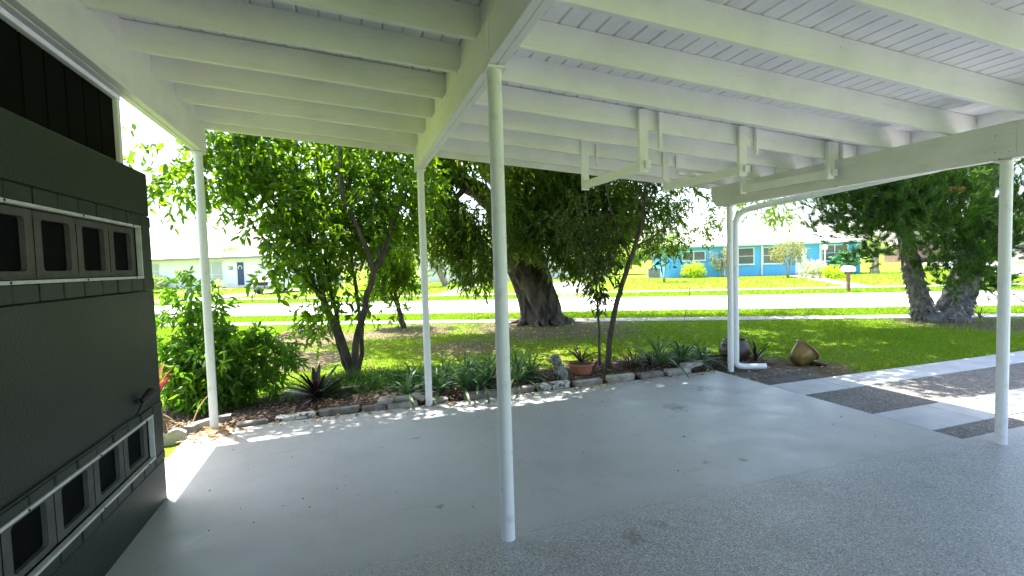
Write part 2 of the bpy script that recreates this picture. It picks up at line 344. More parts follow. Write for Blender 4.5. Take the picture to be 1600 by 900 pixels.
def crown(name, blobs, parent, mat, per=9, length=.4, L=.11, Wd=.045, gap=-.12, gscale=1.4, gravity=.3, shell=.45, fold=.25, droop=.2, twigs=True, keep=None):
    O, D = crown_points(blobs, shell)
    k = clump(O, gscale) > gap
    if keep is not None: k &= keep(O)
    O, D = O[k], D[k]
    P, dd, LL, WW = sprays(O, D, per, length, L, Wd, gravity=gravity)
    V, Q = leaf_verts(P, dd, LL, WW, fold, droop)
    V = V-np.array(parent.location); return link(name, fastmesh(name, V, Q), mat, parent)
def limb(mb, pts, r0, r1, n=8, sub=5, wob=.0):
    sp = smooth_path(pts, sub); m = len(sp)
    if wob: sp = [p+rng.normal(size=3)*wob*(0 if i in (0, m-1) else 1) for i, p in enumerate(sp)]
    mb.tube(sp, [r0+(r1-r0)*i/(m-1) for i in range(m)], n)
    return sp
def local(mb, o): L = np.array(o.location); mb.V = [np.array(v)-L for v in mb.V]; return mb

# ================================================================== SETTING
struct(quad_strip('ground', [(-500, -500), (600, -500), (600, 600), (-500, 600)], -.04, 'lawn'))
struct(box('carport_slab', -1.56, 4.89, 2.68, 5.62, -.12, 0, 'slab'))
struct(box('terrazzo_slab', -1.56, 14, -3.5, 2.679, -.12, -.0004, 'terrazzo'))
# road, pavements, verges
def strip(name, e0, e1, n0, n1, z, mat): return struct(quad_strip(name, [st(e0, n0), st(e1, n0), st(e1, n1), st(e0, n1)], z, mat))
strip('road', -300, 300, 16.1, 22.1, -.03, 'road')
sw = struct(empty('pavement'));
for i in range(46):
    a = -40+i*1.6; quad_strip('paving_slab', [st(a+.012, 13.3), st(a+1.588, 13.3), st(a+1.588, 14.05), st(a+.012, 14.05)], -.018, 'pavement', .05).parent = sw
sw = struct(empty('far_pavement'))
for i in range(60):
    a = -60+i*1.8; quad_strip('paving_slab', [st(a+.015, 25.3), st(a+1.785, 25.3), st(a+1.785, 26.4), st(a+.015, 26.4)], -.018, 'pavement', .05).parent = sw
def pathway(name, a, b, w, z=-.026):
    a = np.array(a); b = np.array(b); d = (b-a)/np.linalg.norm(b-a); s = np.array([-d[1], d[0]])*w/2
    return struct(quad_strip(name, [st(*(a-s)), st(*(b-s)), st(*(b+s)), st(*(a+s))], z, 'pavement'))
pathway('garden_path', (-8.0, 26.4), (-9.4, 47), 1.0)
pathway('garden_path', (-33, 26.4), (-35.4, 44.5), 1.1)
pathway('garden_path', (13.4, 26.4), (17.0, 43.6), 1.0)
pathway('house_driveway', (-1.2, 22.1), (-1.2, 41), 3.0)
pathway('house_driveway', (-24, 22.1), (-24, 44), 3.0)
struct(quad_strip('side_street', [st(21, 22.1), st(28.5, 22.1), st(70, 110), st(60, 110)], -.026, 'road'))
# driveway strips beside the carport
dw = struct(empty('driveway'))
xs = [4.91, 5.66, 8.7, 11.8, 14]
for (y0, y1, m) in ((4.25, 4.72, 'concrete'), (3.46, 4.24, 'aggregate'), (2.94, 3.45, 'concrete'), (2.69, 2.93, 'aggregate')):
    if m == 'aggregate':
        box('aggregate_panel', 4.91, 14, y0, y1, -.1, -.016, m, dw)
        continue
    for a, b in zip(xs[:-1], xs[1:]): box('concrete_panel', a+.006, b-.006, y0, y1, -.1, -.006, m, dw, .006)
struct(quad_strip('dirt_apron', [(4.9, 4.74), (5.9, 4.76), (6.2, 5.2), (5.5, 5.62), (4.9, 5.62)], -.02, 'asphalt_dirt'))

# mulch bed: lumpy soil sheet
def bed():
    nx, ny = 90, 16; V = []; F = []
    for j in range(ny+1):
        for i in range(nx+1):
            x = -2.4+8.6*i/nx; y = 5.66+(1.35*j/ny)*(1 if x < 5 else .55)
            edge = min(1, j/2, (ny-j)/3, i/3, (nx-i)/3)
            V.append((x, y, -.05+.055*edge+.02*math.sin(x*3.1+y*4)*edge+random.uniform(0, .018)*edge))
    for j in range(ny):
        for i in range(nx): a = j*(nx+1)+i; F.append((a, a+1, a+nx+2, a+nx+1))
    struct(link('garden_bed', mesh('garden_bed', V, F, True), 'soil'))
bed()
def chips(name, n, fn, L, Wd, mat, label, cat, zlo=0.0, zhi=.03):
    P = np.array([fn() for _ in range(n)]); P[:, 2] += rng.uniform(zlo, zhi, n)
    a = rng.uniform(0, 6.28, n); D = unit(np.stack([np.cos(a), np.sin(a), rng.normal(size=n)*.25], 1))
    up = unit(np.stack([rng.normal(size=n)*.5, rng.normal(size=n)*.5, np.ones(n)], 1))
    V, Q = leaf_verts(P, D, L*rng.uniform(.5, 1.4, n), Wd*rng.uniform(.6, 1.3, n), .2, 0, up)
    return tag(link(name, fastmesh(name, V, Q), mat), label, cat, kind='stuff')
def bedpt():
    x = random.uniform(-2.2, 6.0); y = 5.72+abs(random.gauss(0, .55)); y = min(y, 6.9 if x < 5 else 6.35); return (x, y, .008)
chips('mulch', 16000, bedpt, .05, .014, 'mulch', 'brown wood mulch and leaf litter covering the garden bed', 'mulch')
def litter():
    r = random.random()
    if r < .45: return (random.uniform(-1.5, 4.8), 5.6-abs(random.gauss(0, .07)), .003)
    if r < .75: x = random.gauss(-1.35, .14); return (x, random.gauss(5.5, .16), .003)
    return (random.gauss(5.6, .45), random.gauss(5.25, .22), -.016)
chips('leaf_litter', 420, litter, .06, .026, 'dry', 'dry brown fallen leaves scattered along the edge of the slab', 'leaves', .0, .012)
chips('lawn_litter', 1500, lambda: (random.gauss(3.2, 2.6), random.gauss(10.2, 1.6), -.03), .06, .028, 'dry', 'brown fallen leaves lying on the lawn below the huge tree', 'leaves', .0, .03)
chips('debris', 46, lambda: (random.uniform(-1.1, 4.6), random.uniform(2.75, 5.3), .002), .02, .010, M['dark_metal'], 'tiny dark bits of debris scattered on the painted slab', 'debris', 0, .003)

# grass
def grass(name, n, pt, L, Wd, label, cat='grass', bare=True):
    P = np.array(pt(n)); P = np.concatenate([P, np.full((len(P), 1), -.04)], 1)
    if bare:
        dens = np.ones(len(P))
        for (x, y, r0, r1) in BARE:
            d = np.hypot(P[:, 0]-x, P[:, 1]-y); dens = np.minimum(dens, np.clip((d-r0)/(r1-r0), .18, 1))
        nz = clump(np.stack([P[:, 0], P[:, 1], P[:, 0]*0], 1), 2.2); P = P[rng.uniform(0, 1, len(P)) < dens*np.clip(1+nz*1.3, .25, 1)]
    n = len(P); a = rng.uniform(0, 6.28, n); lean = rng.uniform(.2, 1.1, n)
    D = unit(np.stack([np.cos(a)*lean, np.sin(a)*lean, np.ones(n)], 1)); Sd = unit(np.cross(D, rng.normal(size=(n, 3))))
    l = (L*rng.uniform(.4, 1.5, n))[:, None]; w = (Wd*rng.uniform(.7, 1.3, n))[:, None]
    V = np.stack([P-Sd*w, P+Sd*w, P+D*l], 1).reshape(-1, 3); Q = np.arange(3*n).reshape(-1, 3)
    return tag(link(name, fastmesh(name, V, Q), 'grass_blade'), label, cat, kind='stuff')
def near_lawn(n):
    out = []
    P = np.stack([rng.uniform(-9, 22, n*2), rng.uniform(4.8, 22, n*2)], 1)
    nn = P@NV[:2]; ok = (nn < 13.32) & ~((P[:, 1] < 6.75) & (P[:, 0] < 5.0)) & ~((P[:, 1] < 6.2) & (P[:, 0] < 6.3)) & (P[:, 1] > 4.74)
    ok &= ~((P[:, 0] < -1.6) & (P[:, 1] < 6.6))
    return P[ok][:n]
grass('lawn_grass', 330000, near_lawn, .05, .006, 'shaded green lawn grass between the garden bed and the pavement')
def band(e0, e1, n0, n1):
    def f(n):
        e = rng.uniform(e0, e1, n); m = rng.uniform(n0, n1, n); return np.stack([e*EV[0]+m*NV[0], e*EV[1]+m*NV[1]], 1)
    return f
grass('verge_grass', 70000, band(-22, 22, 14.0, 16.15), .06, .011, 'sunlit strip of grass between the near pavement and the road', bare=False)
grass('far_verge_grass', 45000, band(-34, 30, 22.1, 25.3), .07, .02, 'sunlit strip of grass along the far side of the road', bare=False)
def far_lawn(n):
    P = band(-52, 44, 26.4, 46)(n); e = P@EV[:2]; m = P@NV[:2]
    return P[~((abs(e+1.2) < 1.5) & (m < 41)) & ~((abs(e+24) < 1.5)) & (abs(e-(-8-1.4*(m-26.4)/20.6)) > .5) & (abs(e-(13.4+3.6*(m-26.4)/17.2)) > .5) & (abs(e-(-33-2.4*(m-26.4)/18.1)) > .55) & (e < 21+(m-22.1)*.443)]
grass('far_lawn_grass', 60000, far_lawn, .07, .028, 'sunlit front lawn grass before the houses across the road', bare=False)

# ================================================================== CARPORT
XL, XM, XR = -1.37, .82, 5.05
SL = -.076
def zr(x): return 2.935+SL*(x-.77)            # underside of the rafters
RD = .19
cp = empty('carport', (0, 0, 0), 'white timber carport roof on round white posts over the grey slab', 'carport')
X0, X1 = -1.78, 5.34; YB, YF = -2.6, 6.0
raf = [5.95, 5.62, 5.03, 4.49, 3.95, 3.41, 2.88, 2.32, 1.77, 1.22, .67, .12, -.43, -.98, -1.53, -2.08]
def rafter_me():
    b = MB(); n = 24; h = .021
    for i in range(n+1):
        x = X0+.01+(X1-X0-.02)*i/n; z = zr(x); w = [random.uniform(-.0015, .0015) for _ in range(4)]
        b.V += [(x, -h+w[0], z+w[2]), (x, h+w[1], z+w[3]), (x, h+w[1], z+RD), (x, -h+w[0], z+RD)]
    for i in range(n):
        for k in range(4): b.F.append((i*4+k, (i+1)*4+k, (i+1)*4+(k+1) % 4, i*4+(k+1) % 4))
    b.F += [(0, 1, 2, 3), (n*4+3, n*4+2, n*4+1, n*4)]
    return b.me('rafter', bevel=.003)
rms = [rafter_me() for _ in range(4)]
for i, y in enumerate(raf): link('rafter', rms[i % 4], 'rafter_paint', cp, (0, y, random.uniform(-.004, .004)))
# deck boards running front to back, V-jointed
pw = .129; x = X0; k = 0
while x < X1-.02:
    xe = min(x+pw-.006, X1); v = .008; y0 = YB; dz = random.uniform(0, .0025)
    z0a, z0b = zr(x)+RD+.001+dz, zr(xe)+RD+.001+dz; t = .022
    V = []
    for y in (YB, YF): V += [(x, y, z0a+v), (x+v, y, z0a), (xe-v, y, z0b), (xe, y, z0b+v), (xe, y, z0b+t), (x, y, z0a+t)]
    F = [(i, (i+1) % 6, 6+(i+1) % 6, 6+i) for i in range(6)]+[tuple(range(5, -1, -1)), tuple(range(6, 12))]
    link('deck_plank', mesh('deck_plank', V, F), 'plank_paint', cp); x += pw; k += 1
# roofing above the deck, keeps the light out of the joints
b = MB(); b.add([(X0-.02, YB-.02, zr(X0)+RD+.028), (X1+.02, YB-.02, zr(X1)+RD+.028), (X1+.02, YF+.03, zr(X1)+RD+.028), (X0-.02, YF+.03, zr(X0)+RD+.028),
                 (X0-.02, YB-.02, zr(X0)+RD+.07), (X1+.02, YB-.02, zr(X1)+RD+.07), (X1+.02, YF+.03, zr(X1)+RD+.07), (X0-.02, YF+.03, zr(X0)+RD+.07)],
                [(0, 3, 2, 1), (4, 5, 6, 7), (0, 1, 5, 4), (1, 2, 6, 5), (2, 3, 7, 6), (3, 0, 4, 7)]); b.obj('roofing', 'roof_white', cp)
b = MB(); b.add([(X0-.025, YB, zr(X0)+.02), (X0-.004, YB, zr(X0)+.02), (X0-.004, YF, zr(X0)+.02), (X0-.025, YF, zr(X0)+.02),
                 (X0-.025, YB, zr(X0)+RD+.024), (X0-.004, YB, zr(X0)+RD+.024), (X0-.004, YF, zr(X0)+RD+.024), (X0-.025, YF, zr(X0)+RD+.024)],
                [(0, 3, 2, 1), (4, 5, 6, 7), (0, 1, 5, 4), (1, 2, 6, 5), (2, 3, 7, 6), (3, 0, 4, 7)]); b.obj('fascia', 'white_paint', cp)
# beams: two plies each, spliced over the posts
def beam(xc, zb, segs, mat, w=.05):
    for (y0, y1) in segs:
        b = MB(); zt = zr(xc)-.004
        for s in (-1, 1):
            xa, xb = (xc-w, xc-.002) if s < 0 else (xc+.002, xc+w)
            b.box(xa, xb, y0, y1, zb+(.003 if s > 0 else 0), zt)
        b.obj('beam', mat, cp, bevel=.004)
beam(XL, 2.81, [(YB+.05, 1.2), (1.206, 5.80)], 'white_paint')
beam(XM, 2.69, [(YB+.05, 2.64), (2.646, 5.70)], 'white_paint')
# right beam: rounded tail at the street end
zb, zt = 2.318, zr(XR)-.004
pr = [(2.53, zb), (2.53, zt), (5.80, zt), (5.82, zt-.07)]+[(5.62+.2*math.cos(a), zb+.18-.18*math.sin(a)) for a in np.linspace(0.05, math.pi/2, 8)]
V = [(XR-.045, y, z) for y, z in pr]+[(XR+.045, y, z) for y, z in pr]; n = len(pr)
link('beam', mesh('beam', V, [tuple(range(n)), tuple(range(2*n-1, n-1, -1))]+[(i, n+i, n+(i+1) % n, (i+1) % n) for i in range(n)]), 'beam_grey', cp)
box('beam', XR-.045, XR+.045, YB+.05, 2.524, zb, zt, 'beam_grey', cp, .004)
b = MB().box(XR-.053, XR-.0465, 2.42, 2.60, zb+.012, zt-.012).obj('splice_plate', 'beam_grey', cp)
for dy in (.045, .135):
    for dz in (.06, .2): MB().tube([(XR-.053, 2.42+dy, zb+dz), (XR-.064, 2.42+dy, zb+dz)], [.011, .009], 8).obj('bolt', 'beam_grey', cp)
for z in (2.74, 2.9): MB().tube([(XM-.05, 2.60, z), (XM-.06, 2.60, z)], [.011, .009], 8).obj('bolt', 'white_paint', cp)
box('splice_plate', XM-.056, XM-.0505, 2.575, 2.625, 2.70, 2.93, 'white_paint', cp)
box('splice_plate', XM-.056, XM-.0505, 5.50, 5.68, 2.66, 2.93, 'white_paint', cp)
# blocking between rafters on the beams
for xb in (XL, XM):
    for a, c in zip(raf[1:], raf[:-1]):
        if c-a < .4 and xb == XM: continue
        box('blocking', xb-.018, xb+.018, a+.03, c-.03, zr(xb)+.004, zr(xb)+RD-.004, 'white_paint', cp)
# posts
def post(x, y, z1, r=.04, top=None):
    b = MB(); b.tube([(x, y, -.005), (x, y, .012), (x, y, z1-.01), (x, y, z1)], [r*1.02, r, r, r], 20)
    b.obj('post', 'post_paint', cp, smooth=False)
    me = cp.children[-1].data; me.polygons.foreach_set('use_smooth', [len(p.vertices) == 4 for p in me.polygons])
    box('post_cap', x-.055, x+.055, y-.06, y+.06, z1-.012, z1+.0, 'white_paint', cp)
post(XL, 5.68, 2.805); post(XM, 5.60, 2.685); post(XM, 2.66, 2.685); post(XR, 5.51, 2.313); post(XR, 2.50, 2.313)
# downspout
dp = smooth_path([(5.42, 3.2, 2.40), (5.36, 4.4, 2.33), (5.25, 5.2, 2.27), (5.155, 5.43, 2.20), (5.135, 5.50, 2.05)], 5)+[(5.135, 5.50, 1.2)]+\
     smooth_path([(5.135, 5.50, .2), (5.135, 5.50, .12), (5.16, 5.492, .075), (5.25, 5.46, .055), (5.54, 5.38, .05)], 5)
MB().tube(dp, [.040]*len(dp), 14).obj('downspout', 'post_paint', cp, smooth=True)
box('fascia', X1+.002, X1+.021, YB, YF, zr(X1)-.02, zr(X1)+RD+.02, 'white_paint', cp)
box('gutter', X1+.024, X1+.12, YB, YF, zr(X1)+.02, zr(X1)+.13, 'white_paint', cp)

# hanging storage racks under the rafters
rk = {0: 'white timber storage hanger below the rafters, farthest of three from the grey end beam', 1: 'white timber storage hanger below the rafters, middle one, with a board in it',
      2: 'white timber storage hanger below the rafters, right against the grey end beam'}
for i, (xn, xf) in enumerate(((2.60, 2.57), (3.73, 3.64), (4.90, 4.79))):
    r = empty('storage_hanger', (xn, 4.49, 2.4), rk[i], 'hanger', 'storage hangers below the rafters')
    o = np.array(r.location)
    def part(nm, x0, x1, y0, y1, z0, z1, mt='white_paint'): return box(nm, x0-o[0], x1-o[0], y0-o[1], y1-o[1], z0-o[2], z1-o[2], mt, r, .003)
    part('upright', xn-.045, xn+.045, 3.885, 3.925, 2.40, zr(xn)+.17)
    part('upright', xf-.045, xf+.045, 4.985, 5.006, 2.40, zr(xf)+.15)
    bb = MB()
    for (y, xx) in ((3.93, xn), (5.03, xf)): bb.V += [(xx-.02, y, 2.415), (xx+.02, y, 2.415), (xx+.02, y, 2.50), (xx-.02, y, 2.50)]
    bb.F = [(0, 1, 2, 3), (7, 6, 5, 4)]+[(k, 4+k, 4+(k+1) % 4, (k+1) % 4) for k in range(4)]
    local(bb, r).obj('cross_bar', 'white_paint', r, bevel=.003)
    part('cleat', xn+.0, xn+.06, 3.86, 3.883, 2.43, 2.50)
    part('short_slat', xn+.17, xn+.20, 3.89, 3.925, 2.62, zr(xn)+.16); part('short_slat', xf+.14, xf+.17, 4.985, 5.006, 2.68, zr(xf)+.12)
bl = MB().box(-.32, .32, -.03, .03, 0, .035).obj('timber_offcut', 'white_paint', bevel=.003, loc=(3.72, 4.55, 2.502), rot=(0, 0, rad(12)))
tag(bl, 'short white painted board lying across the middle storage hanger', 'board')

# ================================================================== HOUSE WALL ON THE LEFT
mw = empty('masonry_wall', (-1.42, 4.06, 0), 'dark green masonry wall with two rows of vent blocks', 'wall')
def wbox(nm, x0, x1, y0, y1, z0, z1, mt, par=mw, bev=0):
    p = np.array(mw.location); return box(nm, x0-p[0], x1-p[0], y0-p[1], y1-p[1], z0-p[2], z1-p[2], mt, par, bev)
F0, F1, FX, WE = -3.5, 4.06, -1.30, 4.06
V1, V2 = (.365, .635), (1.59, 1.905)          # vent rows
wbox('core', -4.2, -1.43, F0, 4.055, -.1, 2.285, 'stucco')
yv = 3.865
for (z0, z1) in ((-.1, .285), (.705, 1.49), (2.00, 2.295)): wbox('stucco_panel', -1.43, FX, F0, WE, z0, z1, 'stucco', bev=.006)
for (z0, z1) in (V1, V2): wbox('wall_end', -1.43, FX-.001, yv+.012, WE-.001, z0-.075, z1+.07, 'stucco')
for (z0, z1) in ((.287, .350), (.650, .703), (1.492, 1.575), (1.92, 1.998)):
    y = WE+.006; k = 0
    while y > .6:
        ye = y-.188; wbox('brick', -1.425, FX+.006+random.uniform(-.002, .002), ye+.004, y-.004, z0+.002, z1-.002, 'wall_brick', bev=.005); y -= .193
def vent_block(h):
    """hollow block face: rounded opening with depth"""
    w = .358; t = .11; ow, oh, rr = w*.68/2, h*.77/2, .02; n = 6; inner = []
    for (sx, sy, a0) in ((1, 1, 0), (-1, 1, 90), (-1, -1, 180), (1, -1, 270)):
        for k in range(n): a = rad(a0+90*k/(n-1)); inner.append((sx*(ow-rr)+rr*math.cos(a), sy*(oh-rr)+rr*math.sin(a)))
    outer = []
    for (u, v) in inner:
        s = min((w/2)/max(abs(u), 1e-6), (h/2)/max(abs(v), 1e-6)); outer.append((u*s, v*s))
    m = len(inner); b = MB()
    for ring, xx in ((outer, 0), (inner, 0), (inner, -t), (outer, -t)): b.V += [(xx, u, v) for u, v in ring]
    for r in range(3):
        for k in range(m): b.F.append((r*m+k, r*m+(k+1) % m, (r+1)*m+(k+1) % m, (r+1)*m+k))
    return b.me('vent_block')
for (z0, z1) in (V1, V2):
    me = vent_block(z1-z0-.006); zc = (z0+z1)/2
    for k in range(8):
        yc = yv-.183-k*.366; o = link('vent_block', me, 'breeze', mw, (FX-.028+1.42, yc-4.06, zc))
        wbox('insect_screen', -1.356, -1.350, yc-.124, yc+.124, z0+.03, z1-.03, 'black')
    fr = 'vent_frame'
    wbox(fr, FX-.02, FX+.010, .9, yv+.012, z1+.001, z1+.017, 'alu', bev=.002); wbox(fr, FX-.02, FX+.010, .9, yv+.012, z0-.017, z0-.001, 'alu', bev=.002)
    wbox(fr, FX-.021, FX+.009, yv-.001, yv+.011, z0, z1, 'alu', bev=.002)
    for k in range(5):
        for z in (z0-.009, z1+.009):
            y = 3.75-k*.62; MB().tube([(FX+.0105+1.42, y-4.06, z), (FX+.014+1.42, y-4.06, z)], [.006, .005], 6).obj('screw', 'dark_metal', mw)
sd = empty('siding_wall', (-1.47, 4.08, 2.29), 'dark brown grooved board siding above the masonry wall', 'wall')
p0 = np.array(sd.location)
def sbox(nm, x0, x1, y0, y1, z0, z1, mt, bev=0): return box(nm, x0-p0[0], x1-p0[0], y0-p0[1], y1-p0[1], z0-p0[2], z1-p0[2], mt, sd, bev)
sbox('core', -4.2, -1.485, F0, 4.07, 2.296, 2.86, 'siding')
y = 4.055
while y > -.5:
    sbox('siding_board', -1.484, -1.462, y-.197, y-.008, 2.296, 2.795, 'siding', .004); y -= .2
sbox('trim', -1.49, -1.44, 4.056, 4.10, 2.296, 2.80, 'white_paint', .003); sbox('trim', -1.484, -1.435, F0, 4.10, 2.797, 2.83, 'white_paint', .003)
sbox('roof_slab', -4.3, -1.80, F0, 4.2, 2.862, 2.95, 'roof_white')
# little fixture with its cable on the wall
fx = empty('wall_spotlight', (-1.285, 3.80, .70), 'small dark spotlight on a cable fixed to the dark green wall', 'spotlight')
p = np.array(fx.location)
b = MB(); b.tube([np.array(q)-p for q in smooth_path([(-1.292, 1.2, .712), (-1.292, 2.6, .714), (-1.290, 3.45, .716), (-1.282, 3.60, .735), (-1.272, 3.66, .79)], 6)], [.006]*25, 8); b.obj('cable', 'dark_metal', fx, smooth=True)
b = MB(); b.tube([np.array(q)-p for q in ((-1.299, 3.66, .80), (-1.262, 3.67, .80))], [.02, .012], 10); b.obj('bracket', 'dark_metal', fx)
b = MB(); b.tube([np.array(q)-p for q in ((-1.27, 3.64, .80), (-1.25, 3.67, .822), (-1.235, 3.71, .845))], [.016, .024, .03], 12); b.obj('lamp_head', 'dark_metal', fx)

# ================================================================== BED EDGING
edge = [((-1.02, 5.66), .30, 3, 'concrete_block', 'grey concrete edging block beside the front corner post', 0), ((-.60, 5.70), .40, 2, 'spotted_block', 'white edging block mottled with black lichen', 0),
        ((-.16, 5.70), .42, 1, 'concrete_block', 'plain grey edging block next to the lichen mottled one', 0), ((.21, 5.69), .28, 0, 'concrete_block', 'dark grey edging block before the three loose white pieces', 0),
        ((.53, 5.67), .34, 0, 'pale_block', 'long flat white edging block carrying three broken pieces', 0), ((.92, 5.66), .26, 0, 'concrete_block', 'grey edging block half under aloe leaves', 0),
        ((1.45, 5.66), .42, -1, 'concrete_block', 'grey edging block under the big aloe clump', 0), ((1.93, 5.68), .42, 1, 'concrete_block', 'weathered edging block just behind the tall middle post', 0),
        ((2.42, 5.72), .46, 2, 'spotted_block', 'lichen speckled edging block in front of the stone dog', 0), ((2.92, 5.73), .42, 1, 'pale_block', 'pale edging block in front of the terracotta bowl', 0),
        ((3.40, 5.72), .42, -1, 'pale_block', 'pale edging block in front of the slanting sapling', 0), ((3.86, 5.70), .38, 2, 'concrete_block', 'dark edging block cracked across the middle', 0),
        ((4.30, 5.70), .42, 0, 'pale_block', 'pale edging block at the foot of the right hand aloes', 0), ((4.62, 5.80), .40, 14, 'pale_block', 'raised pale edging block at the end of the row', .05)]
for (q, L, a, mt, lab, dz) in edge:
    b = MB(); h = .07+random.uniform(-.012, .014); b.box(-L/2+.006, L/2-.006, -.055, .055, 0, h); me = b.me('edging_block', bevel=.012)
    for v in me.vertices: v.co += Vector((random.uniform(-.011, .011) for _ in range(3)))
    tag(link('edging_block', me, mt, None, (q[0], q[1], -.012+dz), (0, 0, rad(a+random.uniform(-2, 2)))), lab, 'edging block', 'edging blocks along the garden bed')
lo = ['leftmost', 'middle', 'rightmost']
for i, (x, s, lab) in enumerate(((.34, .17, 'broken white stone lying next to the dark grey edging block'), (.53, .17, 'broken white stone lying centrally on the long flat white block'), (.70, .15, 'tilted broken white stone overhanging the end of the long flat white block'))):
    b = MB().box(-s/2, s/2, -.05, .05, 0, .065); me = b.me('broken_stone', bevel=.02)
    for v in me.vertices: v.co += Vector((random.uniform(-.012, .012) for _ in range(3)))
    tag(link('broken_stone', me, 'pale_block', None, (x, 5.67, .062), (0, rad((-3, 4, 14)[i]), rad(random.uniform(-12, 12)))), lab, 'stone', 'broken stones on the edging')
# scalloped edging piece by the wall, and a curved one
b = MB(); n = 22; pts = [(-.17+.34*i/n, .10+.045*abs(math.sin(math.pi*2*i/n+.0))) for i in range(n+1)]
for yy in (-.035, .035): b.V += [(x, yy, 0) for x, z in pts]+[(x, yy, z) for x, z in pts]
m_ = n+1
for i in range(n):
    b.F += [(i, i+1, m_+i+1, m_+i), (2*m_+i+1, 2*m_+i, 3*m_+i, 3*m_+i+1), (m_+i, m_+i+1, 3*m_+i+1, 3*m_+i)]
b.F += [(0, m_, 3*m_, 2*m_), (n, 2*m_+n, 3*m_+n, m_+n)]
tag(b.obj('scalloped_edging', 'pale_block', loc=(-1.72, 5.42, -.035), rot=(0, 0, rad(8))), 'pale concrete edging piece with a scalloped top by the dark wall', 'edging block')
b = MB(); n = 10
for i in range(n+1):
    a = rad(95+75*i/n); cx, cy = -1.22, 5.50
    for r in (.31, .40):
        for z in (0, .11): b.V.append((cx+r*math.cos(a), cy+r*math.sin(a), z))
for i in range(n):
    k = i*4; b.F += [(k, k+1, k+5, k+4), (k+2, k+6, k+7, k+3), (k+1, k+3, k+7, k+5), (k, k+4, k+6, k+2)]
b.F += [(0, 2, 3, 1), (n*4, n*4+1, n*4+3, n*4+2)]
tag(b.obj('curved_edging', 'concrete_block', loc=(0, 0, -.03)), 'curved grey concrete edging piece wrapped round the corner post', 'edging block')

# ================================================================== GARDEN ORNAMENTS
def blobmesh(name, balls, voxel=.01, smooth_it=6):
    bm = bmesh.new()
    for (c, r, rot) in balls:
        mtx = Matrix.Translation(c) @ (Matrix.Rotation(rad(rot[0]), 4, rot[1]) if rot else Matrix()) @ Matrix.Diagonal((*r, 1))
        bmesh.ops.create_icosphere(bm, subdivisions=3, radius=1, matrix=mtx)
    me = bpy.data.meshes.new(name); bm.to_mesh(me); bm.free(); o = bpy.data.objects.new(name, me); C.objects.link(o)
    r = o.modifiers.new('r', 'REMESH'); r.mode = 'VOXEL'; r.voxel_size = voxel
    s = o.modifiers.new('s', 'SMOOTH'); s.iterations = smooth_it; s.factor = .5
    dg = bpy.context.evaluated_depsgraph_get(); m2 = bpy.data.meshes.new_from_object(o.evaluated_get(dg)); m2.name = name
    bpy.data.objects.remove(o); m2.polygons.foreach_set('use_smooth', [True]*len(m2.polygons)); return m2
dog = blobmesh('body', [((.055, 0, .10), (.08, .075, .085), (25, 'Y')), ((.02, 0, .16), (.062, .058, .09), (24, 'Y')), ((-.01, 0, .225), (.052, .052, .06), None),
    ((-.03, 0, .27), (.045, .045, .05), None), ((-.05, 0, .325), (.066, .062, .058), None), ((-.115, 0, .300), (.05, .034, .03), (12, 'Y')), ((-.158, 0, .305), (.014, .018, .013), None),
    ((-.02, .066, .30), (.03, .015, .062), (-14, 'Y')), ((-.02, -.066, .30), (.03, .015, .062), (-14, 'Y')), ((-.075, .0, .352), (.03, .05, .018), None),
    ((-.045, .036, .10), (.02, .02, .105), (8, 'Y')), ((-.045, -.036, .10), (.02, .02, .105), (8, 'Y')), ((-.075, .038, .018), (.034, .022, .018), None), ((-.075, -.038, .018), (.034, .022, .018), None),
    ((.04, .066, .055), (.062, .034, .055), None), ((.04, -.066, .055), (.062, .034, .055), None), ((-.02, .082, .016), (.045, .022, .016), None), ((-.02, -.082, .016), (.045, .022, .016), None),
    ((.15, .03, .022), (.05, .016, .018), None)], .008, 4)
dg = empty('dog_statue', (2.62, 5.98, -.005), 'weathered stone statue of a sitting dog beside the aloe clump', 'statue', rz=rad(8))
link('body', dog, 'statue', dg)
for s in (-1, 1): MB().lathe([(.001, -.006), (.007, -.003), (.008, 0), (.007, .003), (.001, .006)], 10).obj('eye', 'dark_metal', dg, True, loc=(-.108, s*.034, .338))
# terracotta bowl, ribbed
bw = empty('planter_bowl', (3.05, 6.18, -.01), 'ribbed terracotta bowl planter standing on the mulch', 'planter')
b = MB(); nb = 72; prof = [(.10, 0), (.115, .01), (.15, .09), (.168, .15), (.168, .152), (.182, .153), (.185, .19), (.172, .192), (.166, .16)]
for j, (r, z) in enumerate(prof):
    for k in range(nb): th = 2*math.pi*k/nb; rr = r*(1+(.022*math.cos(th*22) if 1 <= j <= 4 else 0)); b.V.append((rr*math.cos(th), rr*math.sin(th), z))
for j in range(len(prof)-1):
    for k in range(nb): b.F.append((j*nb+k, j*nb+(k+1) % nb, (j+1)*nb+(k+1) % nb, (j+1)*nb+k))
b.F.append(tuple(reversed(range(nb)))); b.obj('bowl', 'terracotta', bw, True); MB().lathe([(.001, .165), (.165, .165)], 24, close=False).obj('potting_soil', 'soil', bw)
